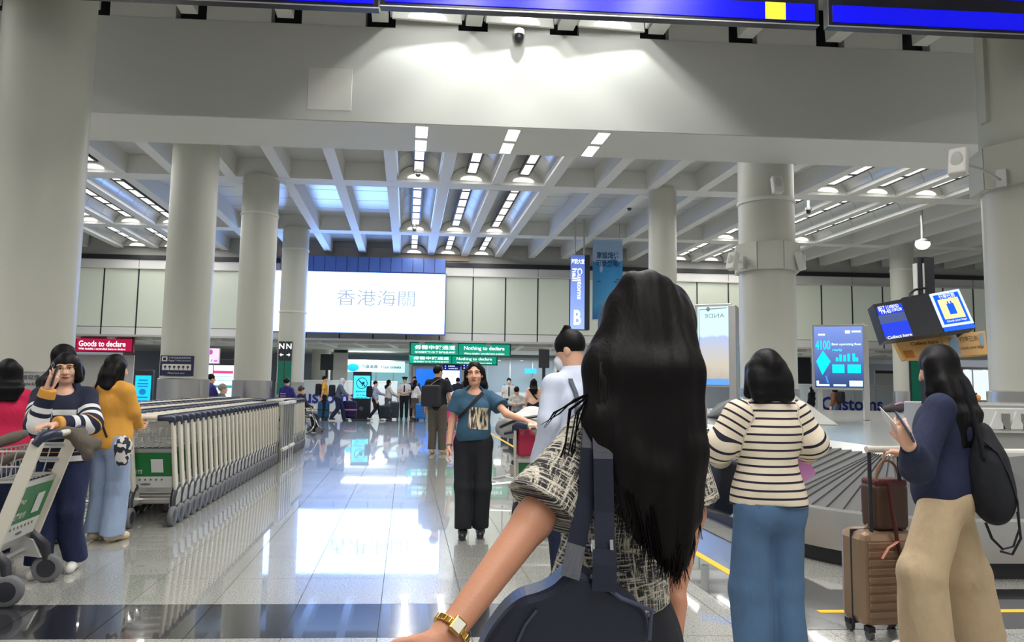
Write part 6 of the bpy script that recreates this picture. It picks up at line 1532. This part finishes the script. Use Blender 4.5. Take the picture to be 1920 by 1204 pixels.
# ---------------------------------------------------------------- mustard hoodie woman
Hh = 1.60; lh = tuple(G(196,1014)); rh = rad(-24); MUS = cloth('mustard', (206,148,58), noise=(14,.08))
t, J, hp_, up, s = human('woman with black bob in mustard hoodie and pale blue jeans, back turned', lh, rh, H=Hh, vox=.009,
    arms={'R':(lp(lh,rh,Hh,246,768,6.55),lp(lh,rh,Hh,258,796,6.82)), 'L':((-.2,.10,1.14),(-.12,.32,1.06))}, top=dict(mat=MUS, sleeve='long', hem=.85, loose=.032, hood=1, sr=(.056,.062,.056,.042), name='hoodie', wr=.012, wf=18, flare=.008), bot=dict(mat=LDEN, wide=.045, loose=.010, waist=1.0, name='jeans', wr=.009, hem=-.02), shoes=mat('beige_shoe', srgb(200,180,150), .6),
    hair=dict(style='bob', len=.19, fringe=.03), head=(rad(-10),rad(-12),0))
tr = bvh(kid(t,'hoodie')); pts = drape(tr, [(x*s,0,z*s) for x,_,z in lerp((-.10,0,1.37),(.12,0,.95),30)], (0,1,0), .013); ribbon(pts, (0,-1,0), .02).build('bag_strap', BLK, t)
HT = mat('houndstooth', (.5,.5,.5), .8); nt = HT.node_tree; tc = nt.nodes.new('ShaderNodeTexCoord'); ck = nt.nodes.new('ShaderNodeTexVoronoi'); ck.inputs['Scale'].default_value = 34; rp = nt.nodes.new('ShaderNodeValToRGB'); rp.color_ramp.interpolation = 'CONSTANT'; rp.color_ramp.elements[1].position = .5; rp.color_ramp.elements[0].color = (.02,.02,.03,1); rp.color_ramp.elements[1].color = (.6,.58,.55,1)
nt.links.new(tc.outputs['Object'], ck.inputs['Vector']); nt.links.new(ck.outputs['Color'], rp.inputs[0]); nt.links.new(rp.outputs[0], nt.nodes['Principled BSDF'].inputs['Base Color'])
tj = Th('hip_bag', 'small black and white patterned bag at the hip of the hoodie woman', 'bag', P(230,850,6.25)); S = SD(); S.e((0,0,.05), (.07,.07,.10), k=.03); S.e((.0,0,-.05), (.05,.05,.06), k=.04); S.obj('bag_body', HT, tj, .009, wr=.004)
# ---------------------------------------------------------------- the other two at the left edge
human('person in crimson jacket with dark hair cut by the left picture edge', (P(8,800,5.9).x,5.9,0), rad(30), H=1.53, vox=.012, top=dict(mat=cloth('crimson', (196,24,72)), hem=.8, loose=.04, hood=1, name='jacket'), bot=dict(mat=NVY), shoes=SHB, hair=dict(style='long', len=.22, fringe=.02), arms={'R':((.24,.06,1.12),(.22,.26,1.0))})
human('woman with long brown black hair standing behind the woman on the phone', (P(112,800,6.5).x,6.5,0), rad(-40), H=1.68, vox=.012, top=dict(mat=cloth('dusk_blue', (34,40,66)), hem=.85, loose=.03, name='jacket'), bot=dict(mat=BLK), shoes=SHB, hair=dict(style='long', len=.34, mat=HAIRB, fringe=.02, dx=-.12), arms={'R':((.22,.1,1.14),(.2,.32,1.05))})
# ---------------------------------------------------------------- attendants and wheelchair users
def far(label, px, py, Y=None, rz=0, H=1.65, vox=.018, **k):
    p = G(px,py) if Y is None else Vector((P(px,py,Y).x,Y,0)); 
    k.setdefault('hair', dict(style='short')); k.setdefault('shoes', SHB); k.setdefault('bot', dict(mat=BLK))
    return human(label, (p.x,p.y,0), rad(rz), H=H, vox=vox, **k)
aw = far('attendant in purple uniform behind the short trolley row, back turned', 537,740, 18.9, -20, 1.50, top=dict(mat=PUR, hem=.85, loose=.03), hair=dict(style='bun'), arms={'R':((.24,.08,1.12),(.2,.3,1.02)),'L':((-.24,.08,1.12),(-.2,.3,1.02))})
b = MB(); 
for i in range(2): b.box((0,-.152,1.1-.06*i), (.16,.006,.02))
b.build('back_print', mat('uniform_print', (.5,.5,.6), .6), aw[0])
sit = {'L':((-.1,.42,.50),(-.1,.50,.10)),'R':((.1,.42,.50),(.1,.50,.10))}
far('person in dark clothes sitting in the wheelchair at the trolleys end', 0,0,None,0,1.6) if False else human('person in dark clothes sitting in the wheelchair at the trolleys end', (wc.x-.1,wc.y-.2,.0), rad(-52), H=1.6, vox=.016, pelvis=(0,0,.60), seated=True, legs=sit, top=dict(mat=BLK, hem=.84, loose=.03), bot=dict(mat=BLK), shoes=SHB, hair=dict(style='short', mat=mat('dark_brown_hair', (.03,.022,.018), .5)), arms={'L':((-.25,.05,.82),(-.2,.28,.74)),'R':((.25,.05,.82),(.2,.28,.74))})
far('attendant in purple beside the white poster kiosk, half behind the column', 394,740, 16.8, -50, 1.55, top=dict(mat=PUR, hem=.85, loose=.03), arms={'R':((.22,.1,1.12),(.1,.32,1.05))})
wheelchair('wheelchair of the grey haired person behind the nested trolleys', (P(416,760,16.6).x,16.6,0), rad(-60))
human('grey haired person seated in a wheelchair before the white poster', (P(416,760,16.6).x,16.6,0), rad(-60), H=1.62, vox=.018, pelvis=(0,0,.62), seated=True, legs=sit, top=dict(mat=GRYC, hem=.84, loose=.03), bot=dict(mat=BLK), shoes=SHB, hair=dict(style='short', mat=mat('grey_hair', (.25,.23,.21), .6)), arms={'L':((-.25,.05,.84),(-.2,.28,.76)),'R':((.25,.05,.84),(.2,.28,.76))})
# ---------------------------------------------------------------- the queue at the back
def pack(t_, m_, s_=1.0, z=1.15):
    S = SD(); S.b((0,-.22,z*s_), (.11,.06,.16), rr=.05, k=.0); S.obj('backpack', m_, t_, .02, wr=.004)
walk = {'L':((-.09,.18,.50),(-.09,.26,.085)),'R':((.09,.02,.48),(.09,-.24,.12))}
t = far('man in yellow shirt with black backpack pulling the teal suitcase', 606,787,None,-80,1.66, male=True, top=dict(mat=cloth('yellow', (226,164,54)), sleeve='short', hem=.85, loose=.02), arms={'L':((-.24,.05,1.1),(-.2,.25,1.0)),'R':((.24,-.05,1.1),(.22,-.1,.86))})[0]; pack(t, BLK)
t = far('woman with white head scarf leaning on the navy suitcase', 632,789,None,-86,1.58, top=dict(mat=GRYC, hem=.86, loose=.03), bot=dict(mat=NVY, wide=.02), lean=(0,.12), legs=walk, hair=dict(style='scarf', mat=mat('white_scarf', (.62,.6,.58), .8), fringe=.04, name='head_scarf'), arms={'L':((-.22,.22,1.12),(-.2,.42,.98)),'R':((.22,.22,1.12),(.2,.42,.98))})[0]; pack(t, BLK, 1.0, 1.12)
t = far('walker in grey top with dark shoulder pack right of the cyan kiosk', 702,789,None,-84,1.50, top=dict(mat=cloth('pale_grey', (150,156,176)), hem=.88, loose=.03), legs=walk, shoes=SHW, arms={'L':((-.2,.2,1.15),(-.18,.42,1.1)),'R':((.22,-.05,1.1),(.22,.05,.88))})[0]; pack(t, BLK, .95)
far('woman in white top and grey skirt beside the dark suitcases', 727,787,None,-70,1.55, top=dict(mat=cloth('offwhite', (206,204,200)), hem=.9, loose=.03), bot=dict(mat=GRYC, skirt=.2, hem=.3), hair=dict(style='long', len=.25, mat=HAIRB), arms={'L':((-.2,.12,1.14),(-.15,.34,1.02)),'R':((.2,.12,1.14),(.15,.34,1.02))})
OFF = cloth('officer_shirt', (214,214,210)); 
def officer(label, px, py, Y, H, masked=False, **k):
    t, J, hp_, up, s = far(label, px, py, Y, 180, H, male=True, vox=.015, top=dict(mat=OFF, sleeve='short', hem=.96, loose=.015), bot=dict(mat=BLK), **k)
    b = MB(); b.bar(up(0,.135,1.38),up(0,.15,1.05),.05,.02,up=(0,1,0)); b.build('tie', BLK, t)
    for sg in (-1,1): b = MB(); b.box(up(sg*.15,0,1.455), (.08,.06,.012)); b.build('epaulette', BLK, t)
    if masked: b = MB(); b.ell(hp_(0,.075,-.05), (.055,.05,.05)); b.build('face_mask', mat('mask_green', (.45,.6,.58), .8), t, True)
    else: b = MB(); b.lathe([(.11,0),(.115,.03),(.13,.06),(.02,.075)], hp_(0,.0,.08), 16); b.box(hp_(0,.12,.085), (.14,.08,.012)); b.build('cap', BLK, t, True)
officer('uniformed officer in white shirt and dark cap, hands folded before him', 757,787,None,1.66, arms={'L':((-.24,.03,1.12),(-.05,.2,1.06)),'R':((.24,.03,1.12),(.05,.2,1.06))})
officer('masked officer in white shirt with dark tie behind the piled trolley', 953,790,25.5,1.66, True)
t = far('girl in white cardigan and brown skirt behind the bright blue suitcase', 777,788,None,-50,1.56, top=dict(mat=cloth('cardigan', (222,220,214)), hem=.92, loose=.03), bot=dict(mat=cloth('brown_skirt', (84,72,66)), skirt=.22, hem=.5), hair=dict(style='long', len=.3, mat=HAIRB), arms={'R':((.2,.12,1.12),(.16,.34,.98)),'L':((-.2,.1,1.12),(-.16,.3,.98))})[0]
b = MB(); b.ell((.03,-.14,1.47), (.045,.02,.03)); b.build('hair_bow', mat('red_bow', srgb(200,30,40), .6), t, True)
far('tall dark haired person in blue right behind the girl with white cardigan', 775,784,30.0,180,1.72, top=dict(mat=cloth('mid_blue', (60,80,130)), hem=.85), male=True)
for (px, Y, rz, H, col, lab, st) in ((818,30.5,20,1.6,(30,34,54),'short haired person in dark coat behind the slung bag man','short'),(836,27.5,-10,1.66,(26,30,50),'broad dark coated person right of the slung bag man','bob'),(857,29.0,15,1.68,(24,26,44),'person in black coat half hidden by the teal shirt woman','short'),(868,32.0,170,1.55,(150,120,96),'beige coated person far behind the teal shirt woman shoulder','bob')):
    far(lab, px, 780, Y, rz, H, top=dict(mat=cloth('coat%d'%px, col), hem=.7, loose=.06, name='coat'), hair=dict(style=st, len=.12))
t = trolley('far luggage trolley with pink box in front of the dark coated people', (P(845,780,24.0).x,24.0,0), rad(8), None, False, False)
tb3 = Th('pink_box', 'bright pink box standing on the far luggage trolley', 'box', (P(846,780,24.2).x,24.2,.2)); b = MB(); b.box((0,0,.3), (.5,.3,.6)); b.build('box_body', mat('pink_card', srgb(222,40,130), .5), tb3, bev=.02); b = MB(); b.box((0,0,.62), (.46,.36,.05)); b.build('lid', WHITE, tb3, bev=.02)
tb3 = Th('white_bag', 'crumpled white bag on top of the bright pink box', 'bag', (P(843,748,24.2).x,24.2,.845)); S = SD(); S.e((0,0,.13), (.24,.16,.13), k=.04); S.e((.1,0,.24), (.1,.08,.1), k=.05); S.obj('bag_body', WSH, tb3, .02, wr=.02, wf=24)
# bench with the youth and the woman in peach behind the piled trolley
bx = P(970,790,21.5).x; t = Th('bench', 'low grey bench under the youth bent over his phone', 'bench', (bx,21.5,0)); b = MB(); b.box((0,0,.43), (1.1,.4,.05)); b.build('seat', STEEL2, t, bev=.01)
for sg in (-1,1): b = MB(); b.box((sg*.45,0,.2), (.06,.35,.41)); b.build('leg', DARK, t)
human('youth in patterned white top bent over a phone behind the piled trolley', (bx,21.45,0), rad(165), H=1.68, vox=.014, pelvis=(0,0,.60), seated=True, legs=sit, lean=(0,.14), top=dict(mat=mat('camo_cloth', (.45,.44,.42), .85, noise=(12,.75)), hem=.84, loose=.03), bot=dict(mat=BLK), shoes=SHW, hair=dict(style='short', fringe=.01), head=(0,rad(-40),0), arms={'L':((-.24,.16,.88),(-.06,.38,.86)),'R':((.24,.16,.88),(.06,.38,.86))})
t = far('woman in peach top with dark strap standing behind the piled trolley', 1000,790,21.0,-15,1.60, top=dict(mat=cloth('peach', (228,184,160)), hem=.9, loose=.02), hair=dict(style='long', len=.34, mat=HAIRB, dx=.12))[0]
tr = bvh(kid(t,'shirt')); pts = drape(tr, lerp((-.12,0,1.30),(.12,0,1.0),10), (0,1,0), .008); ribbon(pts, (0,-1,0), .05).build('bag_strap', BLK, t)
far('dark haired woman far behind the striped sweater woman shoulder', 1522,780,31.0,30,1.55, top=dict(mat=BLK, hem=.85), hair=dict(style='long', len=.3))
t = far('person in brown jacket with black backpack below the lit 4100 display', 1566,780,26.0,40,1.58, top=dict(mat=cloth('brown', (112,74,56)), hem=.85, loose=.04), bot=dict(mat=DEN), hair=dict(style='bob', len=.12))[0]; pack(t, BLK)
